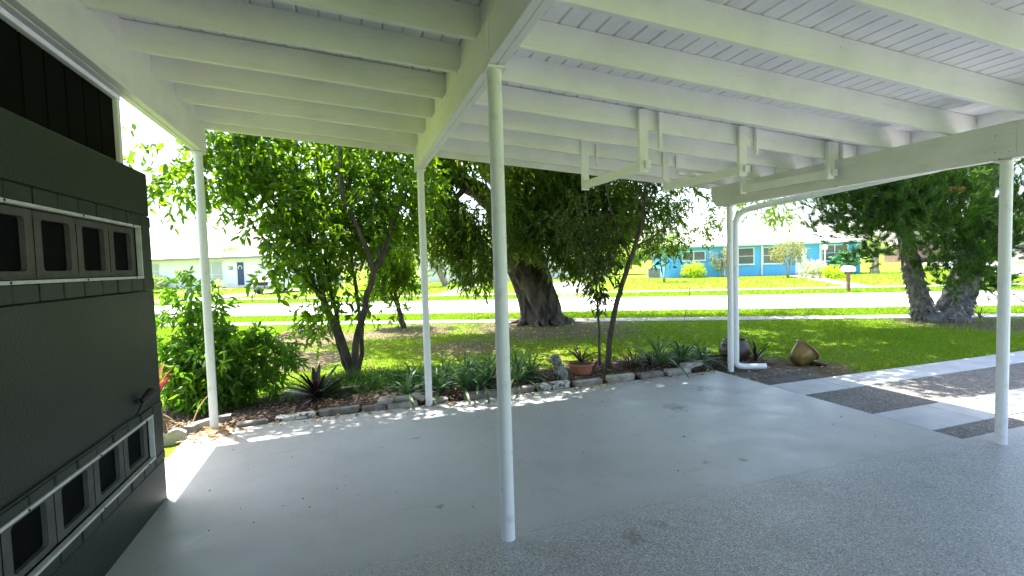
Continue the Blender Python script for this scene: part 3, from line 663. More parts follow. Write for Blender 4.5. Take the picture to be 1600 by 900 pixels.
# tipped golden pot
tp = empty('tipped_pot', (6.36, 5.50, -.03), 'glazed golden brown pot lying tipped over at the lawn edge', 'pot')
b = MB().lathe([(.075, -.16), (.105, -.15), (.14, -.05), (.165, .06), (.168, .09), (.19, .095), (.192, .12), (.155, .118), (.13, -.02), (.08, -.13), (.001, -.135)], 32, close=False)
b.F.append(tuple(reversed(range(32)))); b.obj('pot_shell', 'glazed', tp, True, loc=(0, 0, .15), rot=Vector((.74, -.10, .62)).to_track_quat('Z', 'Y').to_euler())
MB().lathe([(.001, .0), (.135, .0), (.12, -.03), (.001, -.04)], 20, close=False).obj('spilled_soil', 'soil', tp, True, loc=(.2, -.08, .03), rot=(0, rad(15), 0))
# dark urn behind the downspout
ur = empty('garden_urn', (5.62, 6.05, -.02), 'round dark brown urn behind the white downspout', 'urn')
MB().lathe([(.12, 0), (.16, .02), (.215, .12), (.225, .2), (.19, .29), (.16, .32), (.175, .345), (.165, .35), (.14, .32)], 30, close=False).obj('urn_shell', 'urn', ur, True)
MB().lathe([(.001, .325), (.15, .325)], 20, close=False).obj('potting_soil', 'soil', ur)

# ================================================================== ROSETTE PLANTS (each leaf its own part)
def strap_leaf(L, wd, arch, n=7, groove=.3, tipw=.03):
    V = []; F = []
    for i in range(n+1):
        t = i/n; a = arch*t; x = L*(math.sin(a)/arch if arch > .01 else t); z = -L*(1-math.cos(a))/arch if arch > .01 else 0
        w = wd*(.55+.9*t)*(1-t)**.55*1.05 if t < .98 else 0.001
        w = max(w, .001); V += [(x, -w, z+w*groove), (x, 0, z), (x, w, z+w*groove)]
    for i in range(n):
        k = i*3; F += [(k, k+1, k+4, k+3), (k+1, k+2, k+5, k+4)]
    return mesh('leaf', V, F, True)
leafset = {}
def rosette(name, loc, n, L, wd, mat, label, cat, group=None, lo=15, hi=75, arch=.7, parent_z=0):
    key = (round(L, 2), wd, mat, arch)
    if key not in leafset:
        leafset[key] = [strap_leaf(L, wd, arch*k) for k in (.6, 1.0, 1.4)]
        for m in leafset[key]: m.materials.append(M[mat])
    r = empty(name, loc, label, cat, group)
    for i in range(n):
        t = i/max(n-1, 1); el = rad(lo+(hi-lo)*t+random.uniform(-9, 9)); az = i*2.399+random.uniform(-.35, .35)
        s = (1-.35*t)*random.uniform(.8, 1.12)
        link('leaf', leafset[key][i % 3], None, r, (.012*math.cos(az), .012*math.sin(az), .01+.03*t), (random.uniform(-.25, .25), -el, az), s)
    return r
al = 'aloes growing along the garden bed'
for (x, y, n, L, lab) in ((.60, 5.86, 13, .34, 'small aloe spilling over the edging in front of the thin front post'), (1.02, 6.02, 15, .44, 'aloe just behind the thin front post'),
        (1.30, 5.88, 15, .46, 'aloe at the front of the big clump'), (1.42, 6.32, 16, .48, 'aloe at the back of the big clump'), (1.66, 6.02, 16, .48, 'aloe centrally in the big clump'),
        (1.95, 6.30, 15, .46, 'aloe behind the tall middle post'), (2.02, 5.92, 14, .42, 'aloe low beside the tall middle post'), (2.30, 6.16, 15, .42, 'aloe next to the stone dog'), (1.15, 6.38, 14, .46, 'aloe at the back of the big clump near the fern mound'), (1.72, 6.42, 14, .46, 'aloe right at the lawn edge of the big clump'), (1.50, 5.84, 13, .40, 'low aloe overhanging the edging of the big clump'), (2.18, 6.42, 13, .42, 'aloe at the lawn edge behind the stone dog'), (.78, 6.22, 13, .38, 'aloe beside the fern mound'),
        (4.22, 5.98, 14, .46, 'pale aloe leaning over the edging in front of the right hand aloe group'), (4.45, 6.35, 15, .50, 'aloe at the back of the right hand aloe group'), (4.78, 6.22, 15, .48, 'tall aloe of the right hand aloe group'),
        (4.95, 5.98, 13, .40, 'aloe close to the post with the downspout'), (4.62, 6.0, 12, .40, 'aloe behind the raised edging block')):
    rosette('aloe', (x, y, .06), n+9, round(L*1.42, 2), .025, 'aloe', lab, 'aloe', al, 22, 82, 1.1)
pu = 'purple leaved rosettes in the garden bed'
rosette('purple_cordyline', (-.42, 6.42, 0), 34, .66, .05, 'purple_leaf', 'large dark purple cordyline with broad pointed leaves left of the leafy tree', 'plant', None, 10, 72, .5)
for (x, y, n, L, mt, lab) in ((3.05, 6.18, 17, .32, 'purple_leaf', 'dark purple rosette growing in the terracotta bowl'), (3.78, 6.12, 11, .24, 'maroon_leaf', 'small maroon rosette right of the slanting sapling'), (4.02, 6.34, 13, .30, 'maroon_leaf', 'maroon rosette beside the right hand aloes'),
        (3.62, 6.42, 10, .24, 'maroon_leaf', 'small maroon rosette behind the slanting sapling'), (5.80, 5.82, 24, .42, 'purple_leaf', 'dark purple rosette in front of the urn'), (4.18, 6.18, 13, .30, 'purple_leaf', 'purple rosette crowded by the right hand aloes'), (3.30, 6.30, 10, .22, 'maroon_leaf', 'small maroon rosette between the bowl and the saplings'), (2.78, 6.42, 9, .2, 'maroon_leaf', 'small maroon rosette behind the stone dog')):
    z = .165 if 'terracotta' in lab else 0
    rosette('rosette_plant', (x, y, z), n+4, round(L*1.25, 2), .019, mt, lab, 'plant', pu, 14, 80, .5)
rosette('urn_plant', (5.62, 6.05, .33), 14, .22, .02, 'aloe', 'small green succulent growing in the dark urn', 'plant', None, 10, 75, .9)
cn = rosette('cordyline', (-1.86, 5.66, .36), 9, .30, .034, 'pink_leaf', 'pink and orange cordyline on a shaggy stem by the dark wall', 'plant', None, 58, 86, .35)
leafset[('o',)] = [strap_leaf(.36, .035, .3)]; leafset[('o',)][0].materials.append(M['orange_leaf'])
for i in range(6): link('leaf', leafset[('o',)][0], None, cn, (0, 0, .06), (0, -rad(random.uniform(58, 84)), i*1.05), random.uniform(.8, 1.1))
b = MB()
for i in range(46):
    a = random.uniform(0, 6.28); r = random.uniform(.02, .07); b.tube([(r*.3*math.cos(a), r*.3*math.sin(a), .02), (r*math.cos(a), r*math.sin(a), -.15), (r*1.25*math.cos(a), r*1.25*math.sin(a), -.36)], [.004, .006, .003], 4, False)
b.obj('shaggy_stem', 'stick', cn)
rosette('edge_agave', (11.9*0+14.35, 7.55, -.04), 14, .42, .022, 'leaf_fern', 'grassy tuft growing at the foot of the conifer trunk', 'plant', None, 30, 80, .8)

# ================================================================== TREES
# ---- leafy multi-stem tree behind the bed
t1 = empty('leafy_tree', (-.03, 7.5, -.04), 'leafy tree with several slim dark stems rising behind the garden bed', 'tree')
b = MB()
def px(path, Y): return [onY(x, y, Y+dy) for (x, y, dy) in path]
stems = [(px([(553, 600, 0), (535, 540, 0), (510, 480, .1), (490, 400, .2), (470, 310, .3), (455, 220, .5), (440, 120, .7)], 7.5), .052, .016),
         (px([(552, 600, 0), (556, 540, -.05), (572, 470, -.1), (582, 420, -.15), (560, 360, -.1), (535, 300, 0), (530, 220, .1), (520, 100, .2)], 7.5), .056, .018),
         (px([(550, 598, .08), (540, 545, .15), (520, 470, .3), (505, 380, .4), (500, 300, .5), (490, 200, .6)], 7.5), .042, .013),
         (px([(583, 425, -.15), (600, 400, -.1), (612, 350, 0), (640, 290, .1), (652, 230, .2), (660, 150, .3)], 7.5), .04, .012),
         (px([(583, 425, -.15), (594, 385, 0), (588, 340, .2), (580, 280, .4), (575, 200, .6)], 7.5), .035, .012),
         (px([(505, 470, .1), (460, 420, .0), (420, 380, -.1), (380, 330, -.1)], 7.5), .03, .008),
         (px([(492, 400, .2), (450, 340, .2), (400, 290, .2), (330, 250, .2)], 7.5), .028, .008),
         (px([(475, 320, .3), (420, 260, .2), (350, 200, .1), (280, 160, .0)], 7.5), .025, .008),
         (px([(551, 600, .1), (530, 540, .2), (505, 470, .2), (470, 400, .1), (430, 320, .0), (400, 230, .0)], 7.5), .04, .012), (px([(556, 600, -.05), (566, 540, .1), (560, 470, .3), (548, 390, .4), (545, 300, .5), (548, 200, .6)], 7.5), .036, .012),
         (px([(520, 480, .3), (515, 400, .5), (540, 320, .7), (560, 220, .8)], 7.5), .03, .01)]
for p_, r0, r1 in stems: limb(b, p_, r0, r1, 8, 5, .008)
local(b, t1).obj('trunk', 'bark', t1, True)
def bl(x, y, Y, rx, ry, rz, n): c = onY(x, y, Y); return (c[0], c[1], c[2], rx, ry, rz, n)
tb = [bl(470, 260, 8.0, .95, .8, .75, 520), bl(560, 265, 7.9, .95, .9, .75, 560), bl(345, 240, 7.5, .6, .5, .36, 260), bl(275, 225, 7.4, .34, .4, .28, 130), bl(245, 215, 7.3, .2, .3, .2, 40), bl(262, 290, 7.3, .2, .2, .16, 40), bl(330, 262, 7.3, .42, .4, .3, 210), bl(295, 215, 7.4, .5, .4, .25, 160), bl(425, 315, 7.4, .45, .5, .38, 200), bl(380, 235, 7.6, .6, .6, .45, 260), bl(300, 285, 7.4, .22, .3, .18, 36),
      bl(500, 375, 7.75, .52, .6, .45, 330), bl(455, 400, 7.4, .22, .4, .22, 80), bl(430, 425, 7.3, .12, .16, .12, 16), bl(635, 290, 8.0, .5, .6, .7, 330), bl(500, 470, 7.6, .16, .2, .40, 70), bl(555, 450, 7.7, .2, .25, .3, 34),
      bl(490, 520, 7.6, .12, .2, .16, 20), bl(600, 370, 7.9, .4, .5, .35, 170), bl(520, 310, 8.1, .7, .6, .6, 360),
      (.0, 7.8, 4.5, 1.9, 1.0, .8, 330), (-1.2, 7.4, 4.2, 1.1, .8, .6, 200), (1.1, 7.6, 4.2, 1.1, .9, .6, 220), (.3, 6.9, 4.9, 1.8, .6, .4, 620), (-1.1, 6.85, 4.9, .8, .45, .35, 420)]  # last lobes hang above view, added to shade the slab's front strip
tb = [q[:6]+(int(q[6]*.68),) for q in tb]
crown('crown', tb, t1, 'leaf_tree', 9, .34, .115, .046, -.32, 2.2, .25)
# ---- big old tree
t2 = empty('big_tree', (4.87, 12.3, -.04), 'huge old tree with a thick leaning furrowed trunk and dense dark crown', 'tree')
b = MB(); path = smooth_path([(4.98, 12.3, -.12), (4.93, 12.3, .12), (4.86, 12.3, .5), (4.70, 12.3, 1.1), (4.42, 12.3, 1.8), (4.20, 12.35, 2.6), (4.1, 12.4, 3.2)], 9)
nn = len(path)
def flare(z): return .47+.24*math.exp(-max(z+.1, 0)/.22)+.03*z
def ridg(th, t, p):
    z = p[2]; tw = th+z*.55
    f = 1+.075*math.sin(5*tw+.6)+.05*math.sin(9*tw+2+z)+.045*math.sin(16*tw+z*3)+.035*math.sin(27*tw-z*2)
    root = max(0, 1-z/.5); return f+root*(.14*math.sin(6*th+1)+.08*math.sin(11*th))
b.tube(path, [flare(p[2]) for p in path], 96, True, ridg)
for (pts, r0, r1) in (([(4.25, 12.35, 2.7), (2.9, 11.9, 3.6), (1.4, 11.4, 4.2), (-.3, 11.0, 4.6)], .30, .07), ([(4.3, 12.4, 2.8), (5.4, 12.0, 3.9), (7.2, 11.6, 4.7), (9.4, 11.3, 4.9)], .32, .07),
                      ([(4.25, 12.4, 3.0), (4.2, 11.2, 4.2), (4.4, 9.8, 5.3), (4.8, 8.6, 6.0)], .3, .06), ([(4.2, 12.4, 3.0), (3.8, 13.6, 4.6), (3.2, 15.2, 6.2)], .3, .07), ([(4.25, 12.4, 3.1), (5.2, 12.9, 5), (6.3, 13.6, 7)], .28, .06),
                      ([(4.2, 12.4, 3.1), (3.6, 12.0, 5), (2.6, 11.8, 6.8)], .26, .06), ([(2.9, 11.9, 3.6), (2.3, 11.2, 3.0), (1.9, 10.8, 2.4)], .09, .02), ([(4.4, 9.8, 5.3), (5.6, 8.4, 5.6), (7.2, 6.8, 5.9), (7.6, 5.4, 6.2)], .08, .02), ([(7.2, 11.6, 4.7), (8.8, 10, 5.4), (10.2, 8.6, 5.8)], .1, .03), ([(7.2, 11.6, 4.7), (8.3, 11.0, 3.9), (9.2, 10.8, 3.1)], .08, .02)):  # the bough over the driveway is added to carry the shade lobes
    limb(b, pts, r0, r1, 12, 6, .02)
local(b, t2).obj('trunk', 'bark_big', t2, True)
bb = MB()
for i in range(9):
    a = i*.7+random.uniform(-.2, .2); L = random.uniform(.8, 1.3)
    limb(bb, [(4.95+.5*math.cos(a), 12.3+.5*math.sin(a), .06), (4.95+.8*math.cos(a), 12.3+.8*math.sin(a), .0), (4.95+L*math.cos(a+.2), 12.3+L*math.sin(a+.2), -.06)], .08, .02, 8, 4)
local(bb, t2).obj('surface_root', 'bark_big', t2, True)
def B2(x, y, Y, rx, ry, rz, n): return bl(x, y, Y, rx, ry, rz, n)
big = [B2(680, 290, 11.0, 1.0, 1.0, .9, 900), B2(760, 315, 10.8, 1.1, 1.0, .95, 1300), B2(850, 300, 10.8, 1.2, 1.0, .95, 1400), B2(930, 325, 10.8, 1.0, .9, .85, 1000), B2(745, 405, 10.9, .5, .5, .5, 230), B2(690, 365, 11, .5, .5, .4, 170),
       B2(905, 395, 10.8, .7, .6, .35, 330), B2(840, 362, 10.9, .8, .6, .28, 330), B2(620, 290, 11.2, 1.0, 1.0, .9, 800), B2(545, 270, 11.4, 1.0, 1.0, .9, 500), B2(1010, 315, 11, .9, .9, .75, 400), B2(1080, 290, 11.2, .9, .9, .55, 240), B2(1040, 375, 11.2, .5, .5, .25, 80),
       B2(1090, 345, 11.4, .5, .5, .4, 80), B2(1180, 315, 11.8, .65, .6, .55, 210), B2(1225, 335, 12, .3, .4, .35, 50), B2(1130, 290, 11.5, .7, .7, .4, 140), B2(800, 250, 10.6, 1.5, 1.0, .8, 900), B2(700, 240, 10.8, 1.2, 1.0, .8, 700)]
crown('crown', big, t2, 'leaf_big', 11, .42, .125, .040, -.16, 1.25, .5, .4, droop=.3)
upper = [(2.5, 11.5, 5.3, 3.0, 2.4, 1.4, 1100), (6.4, 11.6, 5.4, 3.0, 2.4, 1.4, 1100), (4.4, 9.2, 5.6, 3.2, 2.4, 1.2, 1200), (4.5, 13.5, 6.3, 3.6, 3.2, 2.0, 900), (9.2, 10.9, 5.4, 2.2, 2.2, 1.0, 620), (-.3, 11.2, 5.3, 1.8, 1.9, 1.0, 420), (7.6, 8.6, 5.6, 2.2, 1.9, .9, 700), (7.2, 6.4, 5.9, 2.0, 1.3, .6, 760), (9.6, 6.6, 6.1, 1.6, 1.3, .6, 480), (7.4, 5.2, 6.2, 2.0, .9, .45, 620), (9.6, 5.2, 6.3, 1.6, .9, .45, 420), (2.5, 7.0, 5.1, 1.8, .9, .5, 620), (10.2, 8.6, 5.9, 1.9, 1.8, .8, 460), (4.7, 7.0, 5.3, 1.6, .9, .5, 460)]  # unseen upper lobes, enlarged and added to shade lawn, driveway and slab edge
crown('upper_shade_crown', upper, t2, 'leaf_big', 11, .55, .19, .07, -.2, .9, .2, .45, droop=.2)
# ---- small tree by the pavement
t3 = empty('small_tree', (1.31, 13.39, -.04), 'small bushy tree with a thin trunk near the pavement', 'tree')
b = MB(); limb(b, [(1.36, 13.39, -.06), (1.27, 13.39, .35), (1.18, 13.4, .9), (1.2, 13.4, 1.7)], .085, .03, 8, 5, .005); limb(b, [(1.2, 13.4, .55), (1.0, 13.3, 1.0), (.8, 13.3, 1.5)], .03, .01); limb(b, [(1.2, 13.4, .7), (1.5, 13.4, 1.2), (1.7, 13.4, 1.7)], .03, .01)
local(b, t3).obj('trunk', 'bark', t3, True)
crown('crown', [bl(615, 400, 13.4, .6, .6, .5, 480), bl(595, 440, 13.4, .34, .4, .35, 170), bl(640, 430, 13.4, .34, .4, .36, 170), bl(620, 360, 13.4, .8, .6, .5, 220), bl(618, 480, 13.4, .22, .22, .28, 26)], t3, 'leaf_tree', 9, .26, .12, .045, -.3, 2.2, .4)
# ---- two saplings in the bed
s1 = empty('sapling', (3.58, 6.62, -.03), 'thin straight sapling stem just left of the slanting sapling', 'tree')
b = MB(); limb(b, px([(937, 573, 0), (936, 520, 0), (933, 470, 0), (930, 430, 0), (922, 370, 0), (915, 300, 0)], 6.62), .022, .010, 8, 5, .003); local(b, s1).obj('trunk', 'bark', s1, True)
crown('crown', [bl(925, 400, 6.6, .30, .3, .42, 55), bl(935, 440, 6.55, .17, .2, .2, 16), bl(900, 340, 6.6, .4, .35, .35, 50), bl(940, 455, 6.55, .1, .1, .12, 6), bl(950, 380, 6.6, .25, .25, .3, 40)], s1, 'leaf_sapling', 9, .22, .105, .032, -.3, 2.2, .6, droop=.35)
s2 = empty('slanting_sapling', (3.58, 6.36, -.03), 'slanting young tree with a curved grey stem beside the terracotta bowl', 'tree')
b = MB(); limb(b, px([(949, 578, 0), (953, 530, 0), (965, 470, 0), (980, 420, 0), (992, 385, 0), (1003, 340, 0), (1008, 300, 0), (1012, 240, 0), (1018, 180, .1)], 6.36), .045, .018, 10, 5, .004)
limb(b, px([(994, 385, 0), (1020, 370, .1), (1045, 350, .2), (1070, 320, .3)], 6.36), .018, .008); limb(b, px([(985, 405, 0), (970, 370, 0), (955, 330, 0), (945, 280, .1)], 6.36), .018, .008)
local(b, s2).obj('trunk', 'bark', s2, True)
crown('crown', [bl(1010, 300, 6.5, .5, .4, .45, 70), bl(960, 330, 6.5, .35, .35, .4, 60), bl(1050, 330, 6.7, .4, .4, .35, 42), bl(1030, 385, 6.6, .28, .3, .2, 20), bl(980, 270, 6.5, .5, .4, .3, 50), (4.6, 6.9, 3.6, 1.2, .8, .6, 130), (3.4, 6.9, 3.9, 1.0, .8, .6, 110)], s2, 'leaf_sapling', 9, .26, .10, .03, -.15, 2.4, .5, droop=.3)
# ---- shrub by the corner post
sh = empty('leafy_shrub', (-1.45, 6.6, -.03), 'bright green leafy shrub filling the corner behind the front corner post', 'shrub')
b = MB()
for i in range(14):
    a = random.uniform(0, 6.28); r = random.uniform(.2, .65); limb(b, [(-1.45+.1*math.cos(a), 6.6+.1*math.sin(a), -.03), (-1.45+r*.6*math.cos(a), 6.6+r*.5*math.sin(a), .5), (-1.45+r*math.cos(a), 6.6+r*.7*math.sin(a), random.uniform(.55, .8))], .014, .005, 6, 4)
limb(b, [(-1.75, 6.6, 0), (-1.78, 6.6, .9), (-1.74, 6.6, 1.5)], .016, .006, 6, 4); limb(b, [(-1.75, 6.6, .6), (-1.6, 6.6, 1.1), (-1.48, 6.6, 1.25)], .012, .005, 6, 4)
local(b, sh).obj('stem', 'bark_pale', sh, True)
crown('crown', [(-1.45, 6.6, .56, .55, .42, .36, 520), (-1.0, 6.65, .5, .28, .3, .30, 170), (-2.0, 6.6, .5, .3, .35, .36, 200), (-1.6, 6.45, .25, .5, .3, .22, 170), (-1.74, 6.6, 1.35, .2, .18, .24, 44), (-1.88, 6.6, 1.1, .16, .16, .2, 24), (-1.5, 6.6, 1.15, .16, .15, .18, 18)], sh, 'leaf_shrub', 9, .2, .105, .034, -.16, 2.5, .1, droop=.25)
fm = empty('fern_mound', (.15, 6.55, -.02), 'low mound of feathery green fern at the foot of the leafy tree', 'fern')
crown('fronds', [(.1, 6.55, .10, .48, .34, .14, 900), (.5, 6.5, .08, .35, .3, .13, 520), (-.3, 6.5, .05, .25, .25, .10, 240)], fm, 'leaf_fern', 9, .16, .035, .006, -.5, 3, -.6, droop=.1)
# grassy upright bits and dead stalks by the corner
ds = empty('dead_stalks', (-1.62, 5.72, -.03), 'few dry pale stalks leaning over the scalloped edging', 'stalks')
for i in range(9):
    a = random.uniform(0, 6.28); L = random.uniform(.2, .5); e = random.uniform(.15, .9)
    MB().tube(smooth_path([(random.uniform(-.12, .12), random.uniform(-.1, .1), 0), (.5*L*math.cos(a)*math.cos(e), .3*L*math.sin(a), .55*L*math.sin(e)+.03), (L*math.cos(a)*math.cos(e), .5*L*math.sin(a), L*math.sin(e))], 4), [.006]*8+[.002], 5).obj('stalk', M['dry'], ds, True)
# brush pile on the lawn
bp = empty('brush_pile', (-.95, 12.9, -.04), 'pile of dead brown fronds and sticks lying on the lawn', 'brush pile')
for i in range(60):
    b = MB(); x, y = random.gauss(0, .34), random.gauss(0, .25); a = random.uniform(0, 6.28); L = random.uniform(.25, .7); z = max(.02, .26-abs(x)*.3)*random.uniform(.1, 1)
    b.tube(smooth_path([(x-L/2*math.cos(a), y-L/2*math.sin(a), max(.01, z-.08)), (x, y, z+.05), (x+L/2*math.cos(a), y+L/2*math.sin(a), max(.01, z-.06))], 3), [.012, .018, .02, .018, .014, .012, .006], 5).obj('stick', 'stick', bp, True)
tw = empty('dead_twig', tuple(onZ(1067, 518)), 'thin bare dead twig sticking up out of the lawn', 'twig')
b = MB(); b.tube(smooth_path([(0, 0, -.03), (.05, 0, .3), (.16, 0, .7), (.2, 0, 1.0)], 4), [.008]*12+[.003], 5); b.tube([(.07, 0, .35), (.22, 0, .5)], [.005, .002], 5); b.tube([(.13, 0, .6), (.08, .02, .8)], [.004, .002], 5); b.obj('stem', 'stick', tw, True)

# ---- conifer with two shaggy trunks
t4 = empty('conifer', (13.3, 7.75, -.04), 'two trunked conifer with shaggy grey bark and brushy dark needles', 'tree')
def rough(th, t, p): return 1+.05*math.sin(7*th+p[2]*9)+.05*math.sin(13*th-p[2]*17)+random.uniform(-.07, .07)
b = MB(); tl = smooth_path([(12.95, 7.9, -.1), (12.85, 7.9, .35), (12.55, 7.9, 1.1), (12.3, 7.9, 1.9), (12.1, 8.0, 3.2), (12.0, 8.1, 4.6)], 9); b.tube(tl, [.23-.12*i/(len(tl)-1) for i in range(len(tl))], 26, True, rough)
tr = smooth_path([(13.35, 7.6, -.1), (13.55, 7.6, .35), (13.95, 7.6, 1.1), (14.2, 7.6, 2.0), (14.4, 7.5, 3.4), (14.5, 7.5, 5)], 9); b.tube(tr, [.36-.22*i/(len(tr)-1) for i in range(len(tr))], 30, True, rough)
b.tube(smooth_path([(12.85, 7.85, -.05), (13.1, 7.7, .0), (13.4, 7.6, -.05)], 5), [.2]*11, 20, True, rough)
# bark scales
for path_, r0, r1 in ((tl, .23, .14), (tr, .36, .2)):
    for k in range(170):
        i = random.randint(0, int(len(path_)*.5)); p_ = path_[i]; r = (r0-(r0-r1)*i/len(path_))*1.0; a = random.uniform(0, 6.28); q = p_+np.array([r*math.cos(a), r*math.sin(a), random.uniform(-.05, .05)]); o_ = np.array([math.cos(a), math.sin(a), 0]); s_ = np.array([-math.sin(a), math.cos(a), 0]); w = random.uniform(.03, .06)
        b.add([q-s_*w, q+s_*w, q+o_*.06+np.array([0, 0, -.08]), q+np.array([0, 0, .09])-o_*.02], [(0, 1, 2), (0, 3, 1), (0, 2, 3), (1, 3, 2)])
bt = MB(); tips = []; btips = []
def conbranch(o_, d_, L, r):
    d_ = np.array(d_, float); d_ /= np.linalg.norm(d_); o_ = np.array(o_)
    pts = [o_, o_+d_*L*.35+np.array([0, 0, .05*L]), o_+d_*L*.7+np.array([0, 0, .02*L]), o_+d_*L+np.array([0, 0, .10*L])]
    sp = limb(bt, pts, r, .01, 6, 5, .01)
    for f in np.linspace(.22, 1, int(5+L*5)):
        c = sp[min(int(f*(len(sp)-1)), len(sp)-1)]
        for _ in range(3):
            side = rng.normal(size=3)*np.array([.22, .22, .13])*(.5+L*.25); tips.append((c+side, unit(d_*.6+np.array([0, 0, .55])+rng.normal(size=3)*.35)))
for (path_, z0) in ((tl, 2.1), (tr, 1.45)):
    for k in range(46):
        i = random.randint(0, len(path_)-1); p_ = path_[i]
        if p_[2] < z0: continue
        a = random.uniform(0, 6.28); conbranch(p_, (math.cos(a), math.sin(a), random.uniform(-.15, .35)), random.uniform(1.0, 2.3), .035)
# branches read from the picture's outline
for (x0, y0, x1, y1, Y) in ((1400, 330, 1262, 300, 7.6), (1400, 350, 1270, 345, 7.4), (1400, 360, 1300, 370, 7.6), (1395, 390, 1340, 412, 7.6), (1400, 310, 1290, 270, 7.3), (1420, 300, 1380, 250, 7.2), (1500, 400, 1460, 425, 7.4), (1520, 420, 1570, 448, 7.2),
                            (1520, 430, 1560, 470, 7.3), (1500, 380, 1440, 400, 7.2), (1520, 380, 1600, 390, 7.2), (1510, 330, 1600, 320, 7.2), (1490, 330, 1420, 330, 7.0), (1510, 360, 1460, 370, 6.9), (1500, 300, 1470, 260, 7.0), (1530, 300, 1590, 260, 7.0), (1450, 300, 1340, 320, 7.0), (1440, 340, 1350, 350, 7.2), (1500, 430, 1500, 460, 6.9), (1510, 410, 1530, 440, 6.9),
                            (1440, 290, 1330, 290, 7.0), (1470, 340, 1400, 360, 6.9), (1520, 340, 1560, 360, 6.8), (1480, 280, 1440, 290, 6.7), (1540, 290, 1520, 270, 6.7)):
    A = onY(x0, y0, 7.75); Bq = onY(x1, y1, Y); conbranch(A, Bq-A, float(np.linalg.norm(Bq-A)), .04)
for (x_, y_, Y_, n_) in ((1400, 315, 7.3, 130), (1490, 320, 7.0, 170), (1545, 380, 7.0, 120), (1330, 305, 7.5, 110), (1580, 320, 7.1, 110), (1440, 325, 7.1, 110), (1515, 415, 7.1, 50), (1370, 350, 7.4, 70)):
    for _ in range(n_):
        d = unit(rng.normal(size=3)); tips.append((onY(x_, y_, Y_)+d*rng.uniform(.2, 1, 1)**.5*np.array([.85, .5, .5]), unit(d*.6+np.array([0, 0, .8])+rng.normal(size=3)*.25)))
for c in ((13, 7.8, 4.6), (12.2, 7.8, 3.8), (14.2, 7.5, 4.4)):
    for _ in range(240):
        d = unit(rng.normal(size=3)); tips.append((np.array(c)+d*rng.uniform(.3, 1, 1)**.5*np.array([1.9, 1.7, 1.0]), unit(d+np.array([0, 0, .5]))))
local(b, t4).obj('trunk', 'bark_pine', t4)
local(bt, t4).obj('branch', 'bark_pine', t4, True)
def needles(tips, per, L, w, mat, nm):
    O = np.array([t[0] for t in tips]); D = np.array([t[1] for t in tips]); n = len(O)
    t = rng.uniform(0, 1, (n, per)); ln = rng.uniform(.18, .34, n)
    P = O[:, None]+D[:, None]*(t*ln[:, None])[..., None]; dd = unit(D[:, None]*.9+unit(rng.normal(size=(n, per, 3)))*.6)
    k = n*per; V, Q = leaf_verts(P.reshape(k, 3), dd.reshape(k, 3), L*rng.uniform(.7, 1.2, k), np.full(k, w), .1, -.05)
    return link(nm, fastmesh(nm, V-np.array(t4.location), Q), mat, t4)
print('tips', len(tips)); needles(tips, 70, .11, .010, 'needle', 'crown')
dt = onY(1487, 290, 6.7); needles([(dt+rng.normal(size=3)*.05, unit(np.array([0, 0, -1])+rng.normal(size=3)*.5)) for _ in range(4)], 30, .09, .010, 'needle_dead', 'dead_spray')

# ================================================================== HOUSES ACROSS THE ROAD
RZ = -TH
def house_root(name, e, n, label): 
    r = empty(name, st(e, n, -.04), label, 'house', None, RZ); return r
def window(par, x0, x1, z0, z1, glass='glass', mull=(.5,), rail=(.5,), y=0, sill=True):
    w = MB(); t = .07
    w.box(x0-t, x1+t, y-.05, y+.0, z1, z1+t); w.box(x0-t, x1+t, y-.05, y, z0-t, z0); w.box(x0-t, x0, y-.05, y, z0, z1); w.box(x1, x1+t, y-.05, y, z0, z1)
    for m in mull: c = x0+(x1-x0)*m; w.box(c-.035, c+.035, y-.045, y-.002, z0, z1)
    o = w.obj('window', 'white_trim', par)
    xs_ = [x0]+[x0+(x1-x0)*m for m in mull]+[x1]; zs_ = [z0]+[z0+(z1-z0)*m for m in rail]+[z1]
    for a, c in zip(xs_[:-1], xs_[1:]):
        for d, f in zip(zs_[:-1], zs_[1:]): box('pane', a+.005, c-.005, y-.018, y-.008, d+.02, f-.02, glass, o)
    if rail: box('glazing_bar', x0, x1, y-.042, y-.004, z0+(z1-z0)*rail[0]-.02, z0+(z1-z0)*rail[0]+.02, 'white_trim', o)
    if sill: box('sill', x0-.12, x1+.12, y-.10, y, z0-t-.05, z0-t-.001, 'white_trim', o)
def roof(par, x0, x1, y0, y1, z, h, mat='roof_white', hip=1.0, over=.5, fascia='white_trim'):
    x0 -= over; x1 += over; y0 -= over; y1 += over; ym = (y0+y1)/2; hx = min((y1-y0)/2*hip, (x1-x0)/2-.1)
    V = [(x0, y0, z+.16), (x1, y0, z+.16), (x1, y1, z+.16), (x0, y1, z+.16), (x0+hx, ym, z+h), (x1-hx, ym, z+h)]
    o = link('roof', mesh('roof', V, [(0, 1, 5, 4), (1, 2, 5), (2, 3, 4, 5), (3, 0, 4), (3, 2, 1, 0)]), mat, par)
    b = MB().box(x0+.01, x1-.01, y0+.01, y1-.01, z-.03, z+.157); b.obj('eave', fascia, o)
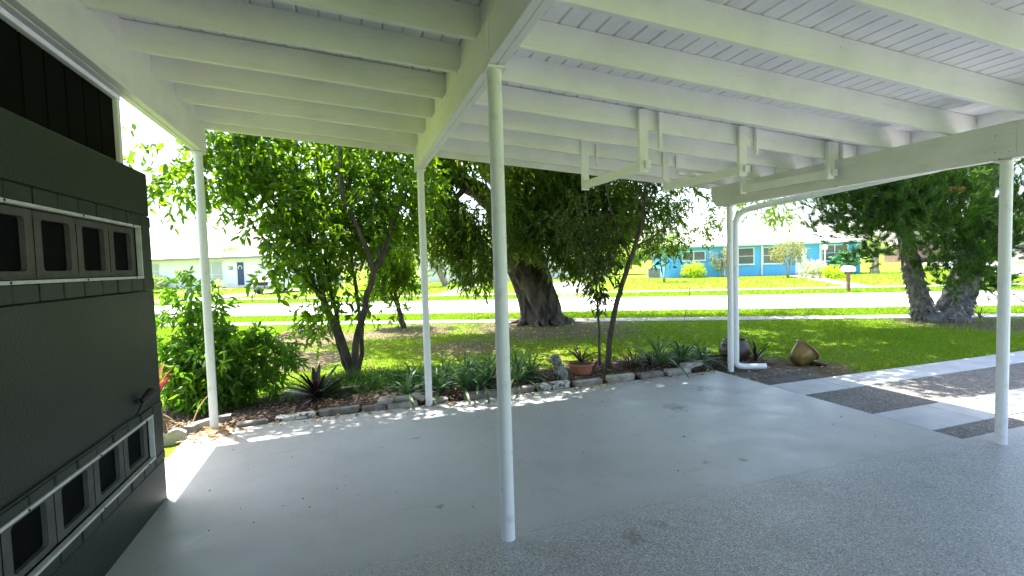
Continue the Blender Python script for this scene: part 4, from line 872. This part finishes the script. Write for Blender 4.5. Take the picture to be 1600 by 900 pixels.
# blue house; local x along the street, y away, front wall at y=0
hb = house_root('blue_house', 6.8, 44.3, 'bright blue bungalow with white roof and white framed windows')
box('wall', 0, 15.5, 0, 8, 0, 2.6, 'house_blue', hb)
roof(hb, 0, 15.5, 0, 8, 2.62, 1.75)
window(hb, 1.45, 3.25, 1.50, 2.2, mull=(.5,), rail=()); window(hb, 5.0, 7.2, 1.05, 2.35, mull=(.45,)); window(hb, 8.0, 9.5, 1.05, 2.35, mull=()); window(hb, 12.6, 14.5, 1.15, 2.38, mull=(.5,))
box('door', 10.6, 11.4, -.04, 0, .18, 2.25, 'white_trim', hb); box('door_frame', 10.5, 10.598, -.06, 0, .1, 2.35, 'white_trim', hb)
for x in (4.85, 7.86, 12.42): box('downspout', x-.06, x+.06, -.12, -.001, .05, 2.58, 'white_trim', hb)
box('porch_step', 10.3, 11.7, -1.0, -.001, 0, .12, 'pavement', hb); box('plinth', -.02, 15.52, -.03, -.001, 0, .12, 'house_blue', hb)
# white house on the left
hw = house_root('white_house', -49, 46, 'low white bungalow with a dark blue front door and a grey fascia')
box('wall', 0, 20, 0, 9, 0, 3.05, 'house_white', hw); roof(hw, 0, 20, 0, 9, 3.05, .95, over=.7, fascia='fascia_grey')
window(hw, 9.5, 11.4, .8, 2.75, 'pale_glass', mull=(.36,), rail=(.32,)); window(hw, 2.6, 3.9, 1.2, 2.7, 'pale_glass', mull=())
box('door', 13.15, 13.9, -.05, 0, .25, 2.6, 'door_blue', hw); box('door_frame', 13.91, 14.03, -.07, 0, .1, 2.7, 'white_trim', hw); box('door_frame', 13.02, 13.14, -.07, 0, .1, 2.7, 'white_trim', hw)
wr = MB(); wr.tube([(13.5+.2*math.cos(a), -.08, 2.05+.22*math.sin(a)) for a in np.linspace(-.6, 3.8, 14)], [.045]*14, 6); wr.obj('door_wreath', 'white_trim', hw, True)
box('porch_step', 12.6, 15, -1.4, -.001, 0, .14, 'pavement', hw)
tc = bpy.data.curves.new('house_number', 'FONT'); tc.body = '58'; tc.size = .55; tc.extrude = .02; to = bpy.data.objects.new('t', tc); C.objects.link(to)
tm = bpy.data.meshes.new_from_object(to.evaluated_get(bpy.context.evaluated_depsgraph_get())); bpy.data.objects.remove(to)
link('house_number', tm, 'grey_box', hw, (12.1, -.03, 1.85), (rad(90), 0, 0))
# white house in the middle
hm = house_root('long_white_house', -17, 48, 'plain white bungalow behind the leaning trunk, half hidden by tree crowns')
box('wall', 0, 13, 0, 8, 0, 2.9, 'house_white', hm); roof(hm, 0, 13, 0, 8, 2.9, 1.1); window(hm, 1.2, 2.6, 1.0, 2.2, 'pale_glass'); window(hm, 8.6, 9.8, 1.0, 2.2, 'pale_glass'); box('door', 7.2, 8.1, -.04, 0, .1, 2.2, 'grey_box', hm)
box('garage', 13.01, 19, 1.0, 7.9, 0, 2.6, 'house_white', hm); box('garage_door', 14.0, 17.6, .95, .999, .05, 2.2, 'white_trim', hm)
# far houses on the side street
hf = house_root('brown_house', 50, 84, 'distant brown house with a teal garage door beyond the side street')
box('wall', 0, 16, 0, 8, 0, 2.8, 'house_brown', hf); roof(hf, 0, 16, 0, 8, 2.8, 1.6, 'fascia_grey'); box('garage_door', 6.0, 9.0, -.06, 0, .05, 2.3, 'teal', hf); box('pillar', 5.0, 5.5, -.3, -.001, 0, 2.75, 'white_trim', hf); window(hf, 11, 13, 1, 2.2)
hg = house_root('grey_house', 50, 66, 'distant grey house behind the conifer at the side street')
box('wall', 4, 20, 0, 8, 0, 2.8, 'house_grey', hg); roof(hg, 4, 20, 0, 8, 2.8, 1.6, 'roof_white'); window(hg, 7, 9, 1, 2.2); window(hg, 12, 14, 1, 2.2); box('door', 10.2, 11.1, -.04, 0, .1, 2.2, 'white_trim', hg)

# car on the white house's driveway; local x across, y back along the car, nose at y=0 facing the road
def build_car(e, n, label, mat='car_white', rz=0):
    r = empty('parked_car', st(e, n, -.026), label, 'car', None, RZ+rz); w = .95
    prof = [(0.05, .42), (0.0, .62), (.06, .86), (.25, .98), (1.15, 1.10), (1.28, 1.12), (1.95, 1.72), (2.2, 1.78), (4.3, 1.76), (4.65, 1.15), (4.75, .95), (4.75, .45), (4.6, .36), (.3, .36)]
    b = MB(); k = len(prof)
    for sx in (-1, 1):
        for (y, z) in prof: tuck = .10*max(0, (z-1.1)/.65); b.V.append((sx*(w-tuck), y, z))
    b.F = [tuple(range(k)), tuple(range(2*k-1, k-1, -1))]+[(i, k+i, k+(i+1) % k, (i+1) % k) for i in range(k)]; b.obj('body', mat, r, bevel=.03)
    wsg = MB().add([(-.78, 1.36, 1.19), (.78, 1.36, 1.19), (.72, 1.90, 1.69), (-.72, 1.90, 1.69)], [(0, 1, 2, 3)]); wsg.V = [np.array(v)+np.array([0, -.03, .03]) for v in wsg.V]; wsg.obj('windscreen', 'glass', r)
    for sx in (-1, 1):
        for (a, c) in ((1.75, 2.75), (2.85, 3.7), (3.8, 4.3)):
            g = MB(); x1, x2 = sx*(w-.02+.008), sx*(w-.095+.008); g.add([(x1, a, 1.16), (x1, c, 1.16), (x2, c-.08, 1.62), (x2, a+.25 if a < 2 else a+.02, 1.62)], [(0, 1, 2, 3)]); g.obj('side_window', 'glass', r)
        for y in (.95, 3.75):
            wh = MB(); wh.tube([(sx*.70, y, .35), (sx*.96, y, .35)], [.35, .35], 20); o = wh.obj('wheel', 'rubber', r); MB().tube([(sx*.962, y, .35), (sx*.975, y, .35)], [.23, .2], 16).obj('rim', 'chrome', o)
        box('headlight', min(sx*.58, sx*.88), max(sx*.58, sx*.88), -.02, .03, .72, .86, 'pale_glass', r); box('mirror', min(sx*.93, sx*1.12), max(sx*.93, sx*1.12), 1.5, 1.62, 1.12, 1.26, mat, r)
    box('grille', -.55, .55, -.035, .0, .60, .86, 'rubber', r); box('bumper', -.93, .93, -.07, .03, .34, .54, 'grey_box', r, .02)
    return r
build_car(-22.6, 31.2, 'white car parked nose to the road in front of the white bungalow')

# street furniture
mb_ = empty('mailbox', st(11.13, 23.05, -.04), 'white rounded mailbox on a wooden post at the far side of the road', 'mailbox', None, RZ)
box('mailbox_post', -.06, .06, -.06, .06, 0, .84, 'wood_post', mb_); box('bracket', -.05, .05, -.22, .22, .842, .88, 'wood_post', mb_)
b = MB(); pr = [(-.19, 0), (.19, 0)]+[(.19*math.cos(a), .16+.15*math.sin(a)) for a in np.linspace(0, math.pi, 9)]; k = len(pr)
for yy in (-.33, .33): b.V += [(x*.95, yy*.75, .882+z*.8) for x, z in pr]
b.F = [tuple(reversed(range(k))), tuple(range(k, 2*k))]+[(i, (i+1) % k, k+(i+1) % k, k+i) for i in range(k)]; b.obj('box_shell', 'white_trim', mb_)
lp = empty('lamp_post', st(17.35, 39.2, -.04), 'white garden lamp post with a globe before the blue house', 'lamp', None, RZ)
MB().tube([(0, 0, 0), (0, 0, .1), (0, 0, .12), (0, 0, 1.95)], [.12, .1, .055, .05], 10).obj('pole', 'white_trim', lp)
MB().lathe([(.05, 1.95), (.12, 1.99), (.18, 2.08), (.2, 2.18), (.16, 2.3), (.06, 2.37), (.001, 2.38)], 14, close=False).obj('globe', 'white_trim', lp, True)
ac = empty('air_conditioner', st(5.9, 45.2, -.04), 'grey air conditioning unit beside the blue house', 'air conditioner', None, RZ); box('casing', -.5, .5, -.4, .4, .05, .85, 'grey_box', ac); box('base_pad', -.6, .6, -.5, .5, 0, .048, 'pavement', ac); MB().lathe([(.35, .852), (.35, .88), (.3, .88)], 16, close=False).obj('fan_grille', 'rubber', ac)
for i in range(16):
    a = 2*math.pi*i/16; c = st(16.2, 37.6, -.04); me = blobmesh('rock', [((0, 0, .07), (.14, .11, .09), None)], .04, 2) if i == 0 else me
    tag(link('border_rock', me, 'rock', None, (c[0]+1.35*math.cos(a), c[1]+1.0*math.sin(a), c[2]), (0, 0, a), random.uniform(.7, 1.2)), 'pale rock in the ring round the lamp post flower bed', 'rock', 'rocks round the flower bed')
# garden plants across the road
def bush(name, e, n, rx, rz, mat, label, cnt=160, L=.13, Wd=.05, zc=None, trunk=None, cat='bush', per=8, gap=-.4):
    p_ = st(e, n, -.04); r = empty(name, p_, label, cat); zc = rz*.75 if zc is None else zc
    b = MB()
    for i in range(trunk or 3):
        a = i*2.1+.3; limb(b, [(p_[0]+.05*math.cos(a), p_[1]+.05*math.sin(a), -.06), (p_[0]+rx*.15*math.cos(a), p_[1]+rx*.15*math.sin(a), zc*.5), (p_[0]+rx*.45*math.cos(a), p_[1]+rx*.45*math.sin(a), zc)], .05 if trunk else .02, .015, 6, 3)
    local(b, r).obj('trunk' if trunk else 'stem', 'bark_pale', r, True)
    crown('crown', [(p_[0], p_[1], zc, rx, rx, rz, cnt)]+[(p_[0]+rx*.5*math.cos(a), p_[1]+rx*.5*math.sin(a), zc+random.uniform(-.2, .3)*rz, rx*.6, rx*.6, rz*.6, cnt//4) for a in (.4, 2.2, 4.1, 5.3)], r, mat, per, .25, L, Wd, gap, 1.5, .1)
    return r
bush('rounded_bush', 8.9, 43.3, .95, .75, 'leaf_yellow', 'rounded yellow green bush against the blue wall', 260)
bush('flowering_shrub', 11.2, 43.2, .95, 1.0, 'leaf_gold', 'tall loose golden shrub beside the blue house corner pipe', 170, zc=1.5, trunk=3)
bush('golden_tree', 14.75, 39.0, 1.15, 1.0, 'leaf_gold', 'small spreading golden leaved tree on the lawn before the blue house', 230, zc=2.0, trunk=4, cat='tree')
bush('silver_shrub', 15.75, 37.4, .7, .75, 'leaf_silver', 'silvery white shrub in the ring of pale rocks', 150)
bush('green_shrub', 16.65, 36.6, .62, .45, 'leaf_yellow', 'low bright green shrub in the ring of pale rocks', 150)
bush('blue_green_shrub', 20.6, 43.3, .8, .9, 'leaf_teal', 'blue green shrub under the right window of the blue house', 70, L=.3, Wd=.1, zc=.9)
bush('slim_tree', 5.46, 36.3, 1.5, .95, 'leaf_tree', 'small tree with three slim pale trunks left of the blue house', 260, zc=2.7, trunk=3, cat='tree')
bush('spiky_agave_bush', -36.9, 44.0, .01, .01, 'leaf_pale', 'dense clump of spiky leaves', 1) if False else None
rosette('agave', st(-36.9, 44.3, -.04), 46, 1.5, .06, 'leaf_pale', 'large spiky pale agave under the white bungalow window', 'plant', None, 12, 85, .5)
bush('hedge_bush', -44.6, 45.0, 1.0, .9, 'leaf_pale', 'pale bush below the end window of the white bungalow', 160)
pt = empty('leaning_trunk', st(-11.26, 38.2, -.04), 'leaning pale palm trunk on the lawn of the middle white house', 'tree')
b = MB(); b.tube(smooth_path([onY(697, 446, 39.1), onY(687, 425, 39.1), onY(676, 403, 39.1), onY(668, 380, 39.1)], 5), [.3, .28, .27, .26, .26, .25, .25, .25, .24, .24, .24, .23, .23, .23, .22, .22], 12); local(b, pt).obj('trunk', 'bark_pale', pt, True)
c = onY(662, 368, 39.1); crown('crown', [(c[0], c[1], c[2], 1.8, 1.8, 1.0, 120)], pt, 'leaf_pale', 10, .9, .5, .09, -.5, 1, .4)
gt = empty('grey_tree', st(-11.2, 44.2, -.04), 'grey trunked tree forking low in front of the middle white house', 'tree')
p_ = st(-11.2, 44.2, -.04); b = MB(); limb(b, [p_, p_+np.array([-.2, 0, .7]), p_+np.array([-1.4, 0, 2.2]), p_+np.array([-2.2, 0, 3.2])], .5, .12, 10); limb(b, [p_+np.array([-.3, 0, .8]), p_+np.array([-.6, 0, 2.0]), p_+np.array([-.4, .2, 3.2])], .18, .08); local(b, gt).obj('trunk', 'grey_box', gt, True)
crown('crown', [(p_[0]+1.2, p_[1], 3.2, 2.4, 2, 1.2, 260), (p_[0]+2.6, p_[1]-.5, 1.7, 1.5, 1.2, .8, 130), (p_[0]-2, p_[1], 4.0, 2, 1.8, 1.1, 200)], gt, 'leaf_pale', 9, .5, .3, .12, -.25, .9, .4)
pr_ = empty('corner_palm', st(22.9, 43.4, -.04), 'stubby palm with a ragged pale trunk at the right corner of the blue house', 'tree'); p_ = st(22.9, 43.4, -.04)
b = MB(); b.tube([p_, p_+np.array([0, 0, .6]), p_+np.array([.05, 0, 1.3]), p_+np.array([0, 0, 2.1])], [.34, .26, .24, .22], 12, True, lambda th, t, p: 1+random.uniform(-.12, .12)); local(b, pr_).obj('trunk', 'bark_pale', pr_)
crown('crown', [(p_[0], p_[1], 2.4, .9, .9, .5, 60)], pr_, 'leaf_pale', 10, .7, .4, .05, -.6, 1, .7)
# distant trees behind the houses
far = [(-52, 66, 2.2, 5.0, 'pale tree top rising behind the end of the white bungalow'), (-20, 66, 4.0, 5.2, 'wide tree behind the gap between the two white houses'), (-2, 62, 3.2, 4.4, 'tree behind the garage of the middle white house'), (4.2, 58, 2.6, 4.0, 'tree behind the air conditioning unit'),
       (28, 70, 3.0, 4.2, 'tree beyond the blue house on the near side of the side street'), (44, 98, 4.5, 6.0, 'tall distant tree at the end of the side street'), (66, 100, 5, 6.2, 'tall distant tree behind the brown house'), (78, 78, 5, 6.0, 'tall distant tree behind the grey house'), (47, 47, 2.6, 3.4, 'rounded tree on the far corner of the side street')]
for (e, n, r_, h, lab) in far: bush('distant_tree', e, n, r_, h*.42, 'leaf_pale' if e < 10 else 'leaf_big', lab, 240, L=.45, Wd=.2, zc=h*.62, trunk=3, cat='tree', per=8, gap=-.3)
print('objects', len(bpy.data.objects), 'tris', sum(len(o.data.polygons)*2 for o in bpy.data.objects if o.type == 'MESH'))
